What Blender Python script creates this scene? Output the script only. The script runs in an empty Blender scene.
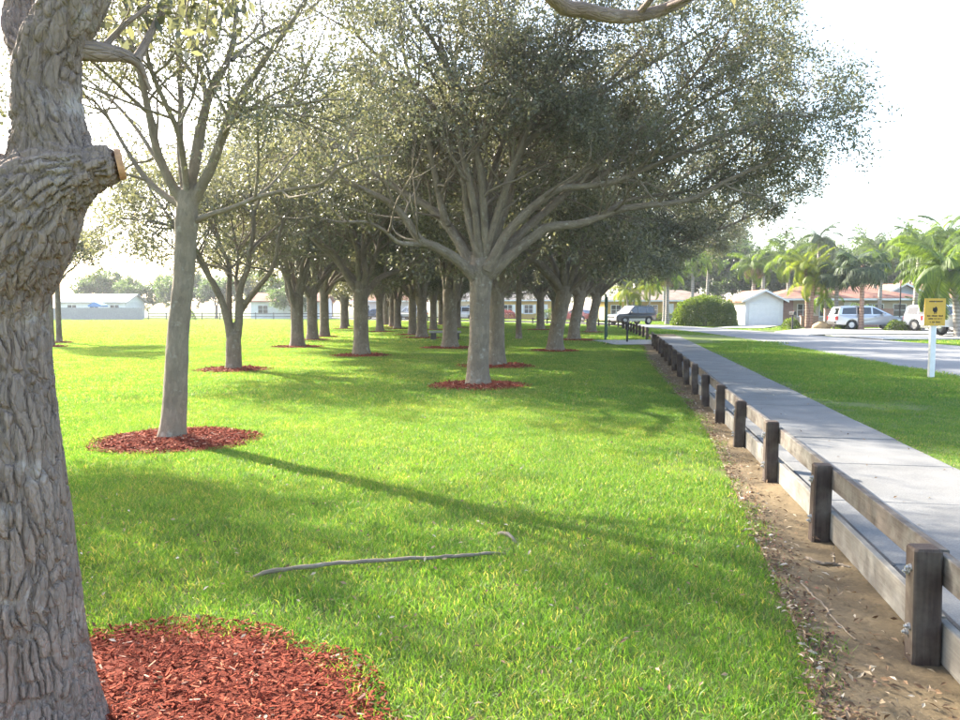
import bpy, bmesh, math, random
import numpy as np
from mathutils import Vector, Matrix

# ------------------------------------------------------------------ camera, sky, sun, exposure
random.seed(7)
rng = np.random.default_rng(7)
SC = bpy.context.scene
COL = SC.collection
R = math.radians
CAM_H, FPX, HORIZON = 1.6, 770.0, 308.0
PITCH = math.atan((360.0 - HORIZON) / FPX)
cd = bpy.data.cameras.new('camera'); cam = bpy.data.objects.new('camera', cd); COL.objects.link(cam)
cam.location = (0, 0, CAM_H); cam.rotation_euler = (math.pi / 2 - PITCH, 0, 0)
cd.sensor_width = 36.0; cd.lens = FPX / 960 * 36; cd.clip_start = 0.05; cd.clip_end = 6000
SC.camera = cam

SUN_AZ, SUN_EL = R(-47), R(31)            # azimuth measured from +Y, negative = to the left
sun_dir = Vector((math.sin(SUN_AZ) * math.cos(SUN_EL), math.cos(SUN_AZ) * math.cos(SUN_EL), math.sin(SUN_EL)))
world = bpy.data.worlds.new('World'); SC.world = world; world.use_nodes = True
wn = world.node_tree.nodes; wl = world.node_tree.links
for n in list(wn): wn.remove(n)
sky = wn.new('ShaderNodeTexSky'); sky.sky_type = 'NISHITA'; sky.sun_disc = False
sky.sun_elevation = SUN_EL; sky.sun_rotation = SUN_AZ
sky.air_density = 1.0; sky.dust_density = 2.2; sky.ozone_density = 0.6; sky.altitude = 0
bg = wn.new('ShaderNodeBackground'); bg.inputs[1].default_value = 0.15
wo = wn.new('ShaderNodeOutputWorld')
wl.new(sky.outputs[0], bg.inputs[0]); wl.new(bg.outputs[0], wo.inputs[0])
sl = bpy.data.lights.new('sun', 'SUN'); sl.energy = 4.6; sl.angle = R(0.6); sl.color = (1.0, 0.93, 0.80)
so = bpy.data.objects.new('sun', sl); COL.objects.link(so); so.location = (-20, 20, 30)
so.rotation_euler = sun_dir.to_track_quat('Z', 'Y').to_euler()
SC.view_settings.view_transform = 'Standard'; SC.view_settings.look = 'None'
SC.view_settings.gamma = 1.0; SC.view_settings.use_curve_mapping = False
SC.view_settings.exposure = 2.45
SC.render.engine = 'CYCLES'
SC.cycles.use_denoising = True
SC.cycles.max_bounces = 7; SC.cycles.diffuse_bounces = 3; SC.cycles.transmission_bounces = 4
SC.cycles.glossy_bounces = 2; SC.cycles.volume_bounces = 0; SC.cycles.caustics_reflective = False
SC.cycles.caustics_refractive = False

# ------------------------------------------------------------------ helpers
def P(px, py, Y):
    """world point at depth-plane y = Y that the photograph shows at pixel (px, py)"""
    u = (px - 480) / FPX; v = (360 - py) / FPX
    d = (u, math.cos(PITCH) + v * math.sin(PITCH), -math.sin(PITCH) + v * math.cos(PITCH))
    t = Y / d[1]
    return np.array((d[0] * t, Y, CAM_H + d[2] * t))

def tag(o, label=None, cat=None, group=None, kind=None):
    if label: o['label'] = label
    if cat: o['category'] = cat
    if group: o['group'] = group
    if kind: o['kind'] = kind
    return o

def empty(name, loc=(0, 0, 0), rz=0.0):
    o = bpy.data.objects.new(name, None); COL.objects.link(o)
    o.location = loc; o.rotation_euler = (0, 0, rz); o.empty_display_size = 0.2
    return o

def link(name, me, mat=None, parent=None):
    o = bpy.data.objects.new(name, me); COL.objects.link(o)
    if mat is not None and not me.materials: me.materials.append(mat)
    if parent is not None: o.parent = parent
    return o

def copy_tree(o, parent=None):
    c = o.copy(); COL.objects.link(c); c.parent = parent
    for ch in o.children: copy_tree(ch, c)
    return c

def mesh_np(name, V, F, smooth=True, attrs=None):
    """mesh from numpy: V (n,3), F list of (m,k) index arrays"""
    me = bpy.data.meshes.new(name)
    V = np.asarray(V, np.float32)
    if not isinstance(F, (list, tuple)): F = [F]
    F = [np.asarray(f, np.int32) for f in F if len(f)]
    tot = np.concatenate([np.full(len(f), f.shape[1], np.int32) for f in F]) if F else np.zeros(0, np.int32)
    idx = np.concatenate([f.ravel() for f in F]) if F else np.zeros(0, np.int32)
    me.vertices.add(len(V)); me.vertices.foreach_set('co', V.ravel())
    if len(F):
        me.loops.add(len(idx)); me.loops.foreach_set('vertex_index', idx)
        me.polygons.add(len(tot))
        st = np.zeros(len(tot), np.int32); st[1:] = np.cumsum(tot)[:-1]
        me.polygons.foreach_set('loop_start', st)
        me.polygons.foreach_set('use_smooth', np.full(len(tot), smooth, bool))
    if attrs:
        for k, (typ, arr) in attrs.items():
            a = me.attributes.new(k, typ, 'POINT')
            a.data.foreach_set('vector' if typ == 'FLOAT_VECTOR' else 'value', np.asarray(arr, np.float32).ravel())
    me.update(calc_edges=True); me.validate()
    return me

class MB:
    """collects boxes, prisms and tubes and links them as one mesh"""
    def __init__(s): s.v = []; s.f = []
    def add(s, verts, faces):
        b = len(s.v); s.v += [tuple(v) for v in verts]; s.f += [tuple(i + b for i in f) for f in faces]; return s
    def box(s, x0, x1, y0, y1, z0, z1):
        return s.add([(x0, y0, z0), (x1, y0, z0), (x1, y1, z0), (x0, y1, z0), (x0, y0, z1), (x1, y0, z1), (x1, y1, z1), (x0, y1, z1)],
                     [(0, 3, 2, 1), (4, 5, 6, 7), (0, 1, 5, 4), (1, 2, 6, 5), (2, 3, 7, 6), (3, 0, 4, 7)])
    def bevbox(s, x0, x1, y0, y1, z0, z1, b=0.01, jit=0.0):
        """box with chamfered vertical edges and top rim"""
        def ring(i, z): return [(x0 + b + i, y0 + i, z), (x1 - b - i, y0 + i, z), (x1 - i, y0 + b + i, z), (x1 - i, y1 - b - i, z),
                                (x1 - b - i, y1 - i, z), (x0 + b + i, y1 - i, z), (x0 + i, y1 - b - i, z), (x0 + i, y0 + b + i, z)]
        v = ring(0, z0) + ring(0, z1 - b) + ring(b * .8, z1)
        if jit: v = [(a + random.uniform(-jit, jit), c + random.uniform(-jit, jit), d) for a, c, d in v]
        f = [tuple(reversed(range(8))), tuple(range(16, 24))]
        for r_ in (0, 8):
            f += [(r_ + i, r_ + (i + 1) % 8, r_ + 8 + (i + 1) % 8, r_ + 8 + i) for i in range(8)]
        return s.add(v, f)
    def prism(s, pts, axis, a, b):
        """extrude 2-D outline along axis ('x': pts are (y,z); 'y': pts are (x,z); 'z': pts are (x,y))"""
        n = len(pts)
        def pt(p, t): return {'x': (t, p[0], p[1]), 'y': (p[0], t, p[1]), 'z': (p[0], p[1], t)}[axis]
        v = [pt(p, a) for p in pts] + [pt(p, b) for p in pts]
        return s.add(v, [tuple(range(n)), tuple(reversed(range(n, 2 * n)))] + [((i + 1) % n, i, n + i, n + (i + 1) % n) for i in range(n)])
    def tube(s, p0, p1, r0, r1=None, n=10):
        r1 = r0 if r1 is None else r1
        p0 = Vector(p0); p1 = Vector(p1); d = (p1 - p0).normalized()
        a = d.orthogonal().normalized(); c = d.cross(a)
        v = [p0 + (a * math.cos(2 * math.pi * i / n) + c * math.sin(2 * math.pi * i / n)) * r0 for i in range(n)] + \
            [p1 + (a * math.cos(2 * math.pi * i / n) + c * math.sin(2 * math.pi * i / n)) * r1 for i in range(n)]
        return s.add(v, [tuple(reversed(range(n))), tuple(range(n, 2 * n))] + [(i, (i + 1) % n, n + (i + 1) % n, n + i) for i in range(n)])
    def lathe(s, prof, axis='y', c=(0, 0, 0), n=20):
        """profile (radius, along) revolved about an axis"""
        v = []; f = []
        for r_, t in prof:
            for i in range(n):
                a = 2 * math.pi * i / n; ca, sa = r_ * math.cos(a), r_ * math.sin(a)
                v.append({'y': (c[0] + ca, c[1] + t, c[2] + sa), 'z': (c[0] + ca, c[1] + sa, c[2] + t), 'x': (c[0] + t, c[1] + ca, c[2] + sa)}[axis])
        for k in range(len(prof) - 1):
            f += [(k * n + i, k * n + (i + 1) % n, (k + 1) * n + (i + 1) % n, (k + 1) * n + i) for i in range(n)]
        return s.add(v, f)
    def mesh(s, name, smooth=False):
        me = bpy.data.meshes.new(name); me.from_pydata(s.v, [], s.f)
        bm = bmesh.new(); bm.from_mesh(me); bmesh.ops.recalc_face_normals(bm, faces=bm.faces); bm.to_mesh(me); bm.free()
        if smooth:
            for p in me.polygons: p.use_smooth = True
        me.update(); return me
    def build(s, name, mat, parent=None, smooth=False):
        return link(name, s.mesh(name, smooth), mat, parent)

# ------------------------------------------------------------------ numpy noise
def hash3(ix, iy, iz, k=0):
    h = (ix.astype(np.int64) * 374761393 + iy.astype(np.int64) * 668265263 + iz.astype(np.int64) * 2147483647 + k * 1274126177) & 0xffffffff
    h = ((h ^ (h >> 13)) * 1274126177) & 0xffffffff
    h = ((h ^ (h >> 16)) * 2246822519) & 0xffffffff
    return ((h ^ (h >> 15)) & 0xffffff) / float(0xffffff)
def vnoise(p, s=1.0, k=0):
    p = np.asarray(p) * s; i = np.floor(p).astype(np.int64); f = p - i; f = f * f * (3 - 2 * f)
    out = 0
    for a in (0, 1):
        for b in (0, 1):
            for c in (0, 1):
                w = (f[:, 0] if a else 1 - f[:, 0]) * (f[:, 1] if b else 1 - f[:, 1]) * (f[:, 2] if c else 1 - f[:, 2])
                out = out + w * hash3(i[:, 0] + a, i[:, 1] + b, i[:, 2] + c, k)
    return out
def fbm(p, s=1.0, o=4, k=0):
    return sum(vnoise(p, s * 2 ** q, k + q) / 2 ** q for q in range(o)) / sum(1 / 2 ** q for q in range(o))
def cells(p, k=0):
    """distance to cell border (F2-F1)"""
    i = np.floor(p).astype(np.int64)
    f1 = np.full(len(p), 9.0); f2 = np.full(len(p), 9.0)
    for a in (-1, 0, 1):
        for b in (-1, 0, 1):
            for c in (-1, 0, 1):
                jx, jy, jz = i[:, 0] + a, i[:, 1] + b, i[:, 2] + c
                q = np.stack([jx + hash3(jx, jy, jz, k), jy + hash3(jx, jy, jz, k + 5), jz + hash3(jx, jy, jz, k + 9)], 1)
                d = np.linalg.norm(q - p, axis=1)
                f2 = np.where(d < f1, f1, np.minimum(f2, d)); f1 = np.minimum(f1, d)
    return f2 - f1

# ------------------------------------------------------------------ materials
def new_mat(name):
    m = bpy.data.materials.new(name); m.use_nodes = True
    nt = m.node_tree; b = nt.nodes['Principled BSDF']
    return m, nt, b
def N(nt, typ, **kw):
    n = nt.nodes.new(typ)
    for k, v in kw.items():
        if k.startswith('i_'): n.inputs[int(k[2:])].default_value = v
        else: setattr(n, k, v)
    return n
def ramp(nt, fac, stops):
    r_ = nt.nodes.new('ShaderNodeValToRGB'); e = r_.color_ramp.elements
    while len(e) < len(stops): e.new(0.5)
    for el, (p, c) in zip(e, stops): el.position = p; el.color = (*c, 1)
    nt.links.new(fac, r_.inputs[0]); return r_.outputs[0]
def noise(nt, vec, scale, detail=4, rough=0.55, dist=0.0):
    n = nt.nodes.new('ShaderNodeTexNoise'); n.inputs['Scale'].default_value = scale; n.inputs['Detail'].default_value = detail
    n.inputs['Roughness'].default_value = rough; n.inputs['Distortion'].default_value = dist
    if vec is not None: nt.links.new(vec, n.inputs['Vector'])
    return n.outputs['Fac']
def mixc(nt, fac, a, b, mode='MIX'):
    m = nt.nodes.new('ShaderNodeMix'); m.data_type = 'RGBA'; m.blend_type = mode
    for s, x in ((m.inputs[0], fac), (m.inputs[6], a), (m.inputs[7], b)):
        if isinstance(x, (int, float)): s.default_value = x
        elif isinstance(x, tuple): s.default_value = (*x, 1)
        else: nt.links.new(x, s)
    return m.outputs[2]
def bump(nt, h, strength, dist, b):
    n = nt.nodes.new('ShaderNodeBump'); n.inputs['Strength'].default_value = strength; n.inputs['Distance'].default_value = dist
    nt.links.new(h, n.inputs['Height']); nt.links.new(n.outputs[0], b.inputs['Normal']); return n
def coords(nt, kind='Object'):
    return nt.nodes.new('ShaderNodeTexCoord').outputs[kind]
def posn(nt): return nt.nodes.new('ShaderNodeNewGeometry').outputs['Position']

def simple(name, col, rough=0.6, var=0.15, scale=3.0, metal=0.0, bmp=0.0, bscale=40.0):
    """paint or plain stuff with mottling, fine relief and a little wear"""
    m, nt, b = new_mat(name)
    c = coords(nt); f = noise(nt, c, scale, 5)
    lo = tuple(x * (1 - var) for x in col); hi = tuple(min(1, x * (1 + var)) for x in col)
    nt.links.new(ramp(nt, f, [(0.3, lo), (0.7, hi)]), b.inputs['Base Color'])
    b.inputs['Roughness'].default_value = rough; b.inputs['Metallic'].default_value = metal
    if bmp: bump(nt, noise(nt, c, bscale, 4), 0.6, bmp, b)
    return m
M = {}

def foliage(name, stops, trans, tfac=0.35, rough=0.4, spec=0.5):
    """leaf: colour differs leaf by leaf, light passes through"""
    m, nt, b = new_mat(name)
    g = nt.nodes.new('ShaderNodeNewGeometry')
    col = ramp(nt, g.outputs['Random Per Island'], stops)
    nt.links.new(col, b.inputs['Base Color']); b.inputs['Roughness'].default_value = rough
    b.inputs['Specular IOR Level'].default_value = spec
    t = nt.nodes.new('ShaderNodeBsdfTranslucent')
    nt.links.new(mixc(nt, 1.0, col, trans, 'MULTIPLY'), t.inputs[0])
    mx = nt.nodes.new('ShaderNodeMixShader'); mx.inputs[0].default_value = tfac
    nt.links.new(b.outputs[0], mx.inputs[1]); nt.links.new(t.outputs[0], mx.inputs[2])
    nt.links.new(mx.outputs[0], nt.nodes['Material Output'].inputs[0])
    return m
M['oak_leaf'] = foliage('oak_leaf', [(0, (.066, .068, .044)), (.5, (.105, .107, .066)), (.88, (.155, .153, .095)), (1, (.22, .19, .125))], (1.9, 1.9, 1.3), .38, .42, .75)
M['pale_leaf'] = foliage('pale_leaf', [(0, (.05, .075, .03)), (1, (.12, .15, .06))], (2.0, 2.4, .9), .35, .5)
M['palm_leaf'] = foliage('palm_leaf', [(0, (.05, .088, .02)), (1, (.13, .18, .034))], (2.4, 2.4, .8), .4, .55, .3)
M['gold_palm_leaf'] = foliage('gold_palm_leaf', [(0, (.09, .13, .018)), (1, (.20, .22, .028))], (2.1, 2.1, .7), .4, .55, .3)
M['blue_palm_leaf'] = foliage('blue_palm_leaf', [(0, (.035, .055, .03)), (1, (.075, .10, .05))], (2.0, 2.2, 1.1), .35, .6, .3)
M['dead_frond'] = foliage('dead_frond', [(0, (.16, .11, .06)), (1, (.26, .19, .11))], (1.3, 1.2, 1.0), .3, .7)
M['hedge_leaf'] = foliage('hedge_leaf', [(0, (.05, .08, .015)), (1, (.13, .16, .03))], (2.2, 2.4, .7), .35, .45)
M['red_leaf'] = foliage('red_leaf', [(0, (.14, .03, .03)), (1, (.25, .07, .06))], (2.0, 1.4, 1.2), .3, .5)

def bark(name, lo, hi, fis, bdist=0.012, crack=1.0, sc=(22.0, 7.0)):
    """ridged bark in coordinates wrapped round each limb (attribute 'bark')"""
    m, nt, b = new_mat(name)
    a = nt.nodes.new('ShaderNodeAttribute'); a.attribute_name = 'bark'; v = a.outputs['Vector']
    mp = N(nt, 'ShaderNodeMapping'); mp.inputs['Scale'].default_value = (sc[0], sc[0], sc[1]); nt.links.new(v, mp.inputs[0])
    wob = noise(nt, v, 9, 3)
    add = N(nt, 'ShaderNodeVectorMath', operation='ADD'); nt.links.new(mp.outputs[0], add.inputs[0])
    sp = N(nt, 'ShaderNodeVectorMath', operation='SCALE'); nt.links.new(mp.outputs[0], sp.inputs[0]); sp.inputs[3].default_value = 0
    cmb = N(nt, 'ShaderNodeCombineXYZ'); [nt.links.new(wob, cmb.inputs[i]) for i in range(3)]
    nt.links.new(cmb.outputs[0], add.inputs[1])
    vo = N(nt, 'ShaderNodeTexVoronoi', feature='DISTANCE_TO_EDGE'); vo.inputs['Scale'].default_value = 1.0
    nt.links.new(add.outputs[0], vo.inputs['Vector'])
    pl = ramp(nt, vo.outputs['Distance'], [(0.0, (0, 0, 0)), (0.16, (.8, .8, .8)), (0.5, (1, 1, 1))])
    big = noise(nt, v, 3.0, 5, .6); fine = noise(nt, mp.outputs[0], 3.0, 6, .7)
    base = ramp(nt, big, [(0.3, lo), (0.7, hi)])
    base = mixc(nt, fine, base, mixc(nt, 1.0, base, (.62, .6, .58), 'MULTIPLY'))
    vc = N(nt, 'ShaderNodeTexVoronoi', feature='F1'); vc.inputs['Scale'].default_value = 1.0; nt.links.new(add.outputs[0], vc.inputs['Vector'])
    tint = ramp(nt, vc.outputs['Color'], [(0, (.8, .8, .8)), (1, (1.15, 1.12, 1.08))])
    base = mixc(nt, 1.0, base, tint, 'MULTIPLY')
    lich = ramp(nt, noise(nt, v, 5.5, 6, .65), [(0.58, (0, 0, 0)), (0.72, (1, 1, 1))])
    base = mixc(nt, lich, base, fis)
    nt.links.new(base, b.inputs['Base Color']); b.inputs['Roughness'].default_value = .9; b.inputs['Specular IOR Level'].default_value = .2
    hm = N(nt, 'ShaderNodeMath', operation='MULTIPLY_ADD'); nt.links.new(pl, hm.inputs[0]); hm.inputs[1].default_value = crack
    nt.links.new(fine, hm.inputs[2])
    bump(nt, hm.outputs[0], 0.9, bdist, b)
    return m
M['bark'] = bark('oak_bark', (.20, .16, .12), (.30, .25, .19), (.33, .305, .25), .012)
M['bark_near'] = bark('near_oak_bark', (.275, .208, .172), (.37, .293, .248), (.42, .36, .32), .008, 1.0, (52.0, 15.0))
M['bark_smooth'] = bark('young_oak_bark', (.22, .18, .135), (.31, .26, .20), (.34, .32, .26), .006, .6, (34.0, 12.0))
M['cut_wood'] = simple('cut_wood', (.42, .22, .11), .8, .35, 30, bmp=.003, bscale=60)
# ------------------------------------------------------------------ ground, lawn, path and road
def soil(name, stops, scale=2.0, bd=.01, fine=60.0, rough=.95):
    m, nt, b = new_mat(name); p = posn(nt)
    f = noise(nt, p, scale, 6, .6); g = noise(nt, p, fine, 5, .7)
    c = ramp(nt, f, stops)
    c = mixc(nt, 1.0, c, ramp(nt, g, [(.25, (.65, .65, .65)), (.75, (1.25, 1.25, 1.25))]), 'MULTIPLY')
    nt.links.new(c, b.inputs['Base Color']); b.inputs['Roughness'].default_value = rough
    b.inputs['Specular IOR Level'].default_value = .2
    bump(nt, g, .8, bd, b)
    return m
M['thatch'] = soil('lawn_thatch', [(.3, (.075, .11, .022)), (.7, (.12, .15, .035))], .6, .015, 25)
M['dirt'] = soil('sandy_dirt', [(.25, (.075, .055, .035)), (.5, (.145, .108, .062)), (.75, (.225, .168, .095))], 1.6, .008, 45)
M['walk'] = soil('weathered_concrete', [(.25, (.13, .127, .122)), (.5, (.17, .167, .16)), (.75, (.21, .206, .197))], 1.3, .002, 90)
M['road'] = soil('sun_bleached_asphalt', [(.25, (.17, .17, .17)), (.75, (.225, .222, .218))], .35, .003, 60)
M['drive'] = soil('driveway_concrete', [(.25, (.30, .29, .275)), (.75, (.38, .37, .35))], .5, .002, 60)

FA = np.array((2.03, 3.45)); FD = np.array((.182, 1.0)); FD /= np.linalg.norm(FD); FN = np.array((FD[1], -FD[0]))   # fence line, its direction, its right
FYAW = math.atan2(FD[1], FD[0])
def fence_x(y): return 2.03 + .182 * (y - 3.45)
DIRT_L = np.array([(1.30, 2.0), (1.34, 2.9), (1.55, 3.62), (1.78, 4.62), (2.33, 7.09), (3.15, 10.94), (4.12, 17.08), (5.4, 25.0), (6.7, 32.0), (7.1, 34.5)])
ROAD_N = np.array([(10.6, -30), (10.8, 5), (11.1, 17.8), (11.7, 23), (12.6, 30.2), (13.7, 41), (14.2, 52), (13.2, 64), (9.5, 76), (3, 86), (-6, 94), (-16, 104), (-28, 126), (-36, 150)])
ROAD_F = np.array([(20.0, -30), (20.2, 5), (20.1, 20), (20.0, 30), (19.7, 38), (19.2, 47), (18.6, 58), (17.4, 70), (13.5, 83), (7, 94), (-1, 102), (-10, 111), (-21, 130), (-29, 152)])
def catmull(pts, n):
    p = np.asarray(pts, float); p = np.vstack([2 * p[0] - p[1], p, 2 * p[-1] - p[-2]])
    seg = len(p) - 3; t = np.linspace(0, seg, n); i = np.minimum(t.astype(int), seg - 1); f = (t - i)[:, None]
    a, b, c, d = p[i], p[i + 1], p[i + 2], p[i + 3]
    return .5 * (2 * b + (c - a) * f + (2 * a - 5 * b + 4 * c - d) * f ** 2 + (3 * b - a - 3 * c + d) * f ** 3)
RN, RF = catmull(ROAD_N, 60), catmull(ROAD_F, 60)

def grid_sheet(name, A, B, k, zf, mat, kind='structure'):
    """sheet between two polylines A and B with k cells across; zf gives the height"""
    n = len(A); t = np.linspace(0, 1, k + 1)
    XY = A[:, None, :] * (1 - t)[None, :, None] + B[:, None, :] * t[None, :, None]
    Z = zf(XY.reshape(-1, 2), np.tile(t, n))
    V = np.concatenate([XY.reshape(-1, 2), Z[:, None]], 1)
    i = np.arange(n - 1)[:, None] * (k + 1) + np.arange(k)[None]
    F = np.stack([i, i + 1, i + k + 2, i + k + 1], -1).reshape(-1, 4)
    o = link(name, mesh_np(name, V, F), mat); o['kind'] = kind
    return o

# ground sheet to the horizon, gently uneven near the camera
gx = np.concatenate([[-600, -300, -160], np.linspace(-90, 60, 76), [160, 300, 600]])
gy = np.concatenate([[-100, -50, -20], np.linspace(0, 130, 66), [180, 350, 600]])
GX, GY = np.meshgrid(gx, gy); gv = np.stack([GX.ravel(), GY.ravel(), np.full(GX.size, -.045)], 1)
gi = np.arange(len(gy) - 1)[:, None] * len(gx) + np.arange(len(gx) - 1)[None]
go = link('ground', mesh_np('ground', gv, np.stack([gi, gi + 1, gi + len(gx) + 1, gi + len(gx)], -1).reshape(-1, 4)), M['thatch'])
tag(go, 'short green park lawn running to the far houses', kind='structure')

dl = catmull(DIRT_L, 140)
dr = np.stack([fence_x(dl[:, 1]) + .16, dl[:, 1] - .0], 1)
def dirt_z(xy, t):
    p = np.c_[xy, np.zeros(len(xy))]
    return .0 + .04 * (fbm(p, 1.3, 4) - .5) - .012 * np.sin(np.pi * np.clip(t, 0, 1))
tag(grid_sheet('dirt_strip', dl, dr, 26, dirt_z, M['dirt']), 'strip of bare sandy dirt beside the low wooden fence', kind='structure')

# sidewalk of concrete slabs with open joints, retained by the lower fence boards
walk = empty('sidewalk', (0, 0, 0)); tag(walk, 'pale concrete sidewalk running beside the low wooden fence', kind='structure')
SW0, SW1, SWZ = .19, 1.72, .115
mb = MB(); mb.bevbox(.008, 1.522, SW0 + .004, SW1 - .004, -.12, 0, .012)
slab_me = mb.mesh('slab'); slab_me.materials.append(M['walk'])
nslab = 27
for k in range(nslab):
    s = -3.6 + 1.53 * k
    o = link('slab', slab_me, None, walk)
    p = FA + FD * s
    o.location = (p[0], p[1], SWZ + random.uniform(-.004, .004)); o.scale = (1, -1, 1)
    o.rotation_euler = (random.uniform(-.002, .002), random.uniform(-.002, .002), FYAW)
mb = MB(); mb.box(-4, 42, -(SW1 - .03), -(SW0 + .03), -.02, .09)
jo = mb.build('joint_bed', M['dirt'], walk); jo.location = (FA[0], FA[1], 0); jo.rotation_euler = (0, 0, FYAW)

ws = np.linspace(-4, 41.5, 60)
wl_ = FA[None] + FD[None] * ws[:, None] + FN[None] * (SW1 + .0)
vr = np.stack([np.interp(wl_[:, 1], RN[:, 1][:45], RN[:, 0][:45]) - .0, wl_[:, 1]], 1)
def verge_z(xy, t): return .085 - .055 * t + .02 * (fbm(np.c_[xy, np.zeros(len(xy))], .5, 3) - .5)
verge = grid_sheet('verge', wl_, vr, 14, verge_z, M['thatch'])
tag(verge, 'grass verge between the sidewalk and the road', kind='structure')
tag(grid_sheet('road', RN, RF, 6, lambda xy, t: .03 + .05 * np.sin(np.pi * t), M['road']), 'pale grey street curving left past the houses', kind='structure')
# path opening at the end of the fence
op = np.array([(fence_x(33.6) - 1.6, 33.4), (fence_x(33.6) - 2.0, 38.0)]); oq = np.array([(fence_x(33.6) + 3.0, 34.2), (fence_x(33.6) + 3.4, 39.2)])
tag(grid_sheet('path', op, oq, 4, lambda xy, t: np.full(len(xy), .02), M['drive']), 'pale concrete path opening between the two fences', kind='structure')
def drive(name, pts, label):
    mb = MB(); mb.prism(pts, 'z', .02, .062); o = mb.build(name, M['drive']); tag(o, label, kind='structure')
drive('driveway', [(18.3, 60.5), (22.0, 60.0), (27.1, 69.4), (24.2, 69.8)], 'pale driveway in front of the white garage')
drive('driveway', [(19.2, 50.2), (19.4, 45.4), (37, 49), (37, 58.5), (24, 57.5)], 'pale driveway under the silver minivan')
drive('driveway', [(19.9, 44.4), (20.1, 38.4), (36, 39.5), (36, 45)], 'pale driveway under the white pickup')

# ------------------------------------------------------------------ trees
def unit(a): return a / np.maximum(np.linalg.norm(a, axis=-1, keepdims=True), 1e-9)
def tubes(Pb, rad, s):
    B, n, _ = Pb.shape
    T = unit(np.gradient(Pb, axis=1))
    mean = np.abs(unit(Pb[:, -1] - Pb[:, 0])); ref = np.eye(3)[np.argmin(mean, 1)][:, None, :]
    a = unit(np.cross(T, np.broadcast_to(ref, T.shape))); b = np.cross(T, a)
    th = np.linspace(0, 2 * np.pi, s, endpoint=False)
    ring = a[:, :, None] * np.cos(th)[None, None, :, None] + b[:, :, None] * np.sin(th)[None, None, :, None]
    V = Pb[:, :, None] + ring * rad[:, :, None, None]
    ln = np.concatenate([np.zeros((B, 1)), np.cumsum(np.linalg.norm(np.diff(Pb, axis=1), axis=2), 1)], 1)
    off = rng.uniform(0, 9, (B, 1, 1, 3))
    bk = np.stack([np.cos(th)[None, None] * rad[:, :, None], np.sin(th)[None, None] * rad[:, :, None], np.broadcast_to(ln[:, :, None], (B, n, s))], -1) + off
    base = (np.arange(B)[:, None, None] * n + np.arange(n - 1)[None, :, None]) * s
    j = np.arange(s)[None, None]; k = (j + 1) % s
    F = np.stack([base + j, base + k, base + s + k, base + s + j], -1).reshape(-1, 4)
    return V.reshape(-1, 3), F, bk.reshape(-1, 3)
class Geo:
    def __init__(g): g.V = []; g.F = []; g.B = []; g.n = 0
    def add(g, V, F, B=None):
        g.V.append(V); g.F.append(F + g.n); g.B.append(B if B is not None else np.zeros_like(V)); g.n += len(V)
    def mesh(g, name, smooth=True, bark=True):
        V = np.concatenate(g.V); fs = {}
        for f in g.F: fs.setdefault(f.shape[1], []).append(f)
        return mesh_np(name, V, [np.concatenate(f) for f in fs.values()], smooth, {'bark': ('FLOAT_VECTOR', np.concatenate(g.B))} if bark else None)
def grow(p0, d0, L, n, wig, trop, tv=(0, 0, 1)):
    B = len(p0); out = [p0]; d = unit(d0); p = p0; tv = np.asarray(tv, float)
    for q in range(n):
        d = unit(d + rng.normal(0, wig, (B, 3)) + tv * trop)
        p = p + d * (L / n)[:, None]; out.append(p)
    return np.stack(out, 1)
def spawn(Pb, rb, k, t0, t1, ang, flat=.6, up=0.0):
    """k children along every branch: start point, direction, parent radius there, position along it"""
    B, n, _ = Pb.shape
    t = rng.uniform(t0, t1, (B, k)); t = np.sort(t, 1); t[:, -1] = min(t1, .995); x = t * (n - 1); i = np.minimum(x.astype(int), n - 2); f = (x - i)[..., None]
    bi = np.arange(B)[:, None]
    p = Pb[bi, i] * (1 - f) + Pb[bi, i + 1] * f
    tan = unit(Pb[bi, i + 1] - Pb[bi, i])
    r = rb[bi, i] * (1 - f[..., 0]) + rb[bi, i + 1] * f[..., 0]
    side = rng.normal(0, 1, (B, k, 3)); side[..., 2] *= flat
    side = unit(side - tan * (side * tan).sum(-1, keepdims=True)); side[..., 2] += up
    a = np.radians(rng.uniform(*ang, (B, k)))[..., None]
    d = unit(tan * np.cos(a) + side * np.sin(a))
    return p.reshape(-1, 3), d.reshape(-1, 3), r.reshape(-1), t.reshape(-1)
def leaf_cloud(Pb, m, size, spread, ar=.42, upb=.7, zmin=-9, keep=None):
    """m diamond leaves round every twig"""
    B, n, _ = Pb.shape
    t = rng.uniform(.1, 1.08, (B, m)) * (n - 1); i = np.clip(t.astype(int), 0, n - 2); f = (t - i)[..., None]; bi = np.arange(B)[:, None]
    p = (Pb[bi, i] * (1 - f) + Pb[bi, i + 1] * f + rng.normal(0, spread, (B, m, 3))).reshape(-1, 3)
    tan = unit(Pb[bi, i + 1] - Pb[bi, i]).reshape(-1, 3)
    d = unit(tan * .5 + rng.normal(0, .65, p.shape) + np.array((0, 0, -.12)))
    nn = rng.normal(0, .75, p.shape); nn[:, 2] += upb
    w = unit(np.cross(d, nn)); nrm = np.cross(w, d)
    L = size * rng.uniform(.65, 1.25, len(p))[:, None]
    ok = p[:, 2] > zmin
    if keep is not None: ok &= keep(p)
    p, d, w, nrm, L = p[ok], d[ok], w[ok], nrm[ok], L[ok]
    c = p + d * L * .48
    V = np.stack([p, c + w * L * ar * .5 + nrm * L * .08, p + d * L, c - w * L * ar * .5 + nrm * L * .08], 1).reshape(-1, 3)
    return V, np.arange(len(V)).reshape(-1, 4)
def taper(r0, r1, n, e=1.0):
    t = np.linspace(0, 1, n)[None] ** e
    return r0[:, None] * (1 - t) + r1[:, None] * t

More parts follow.
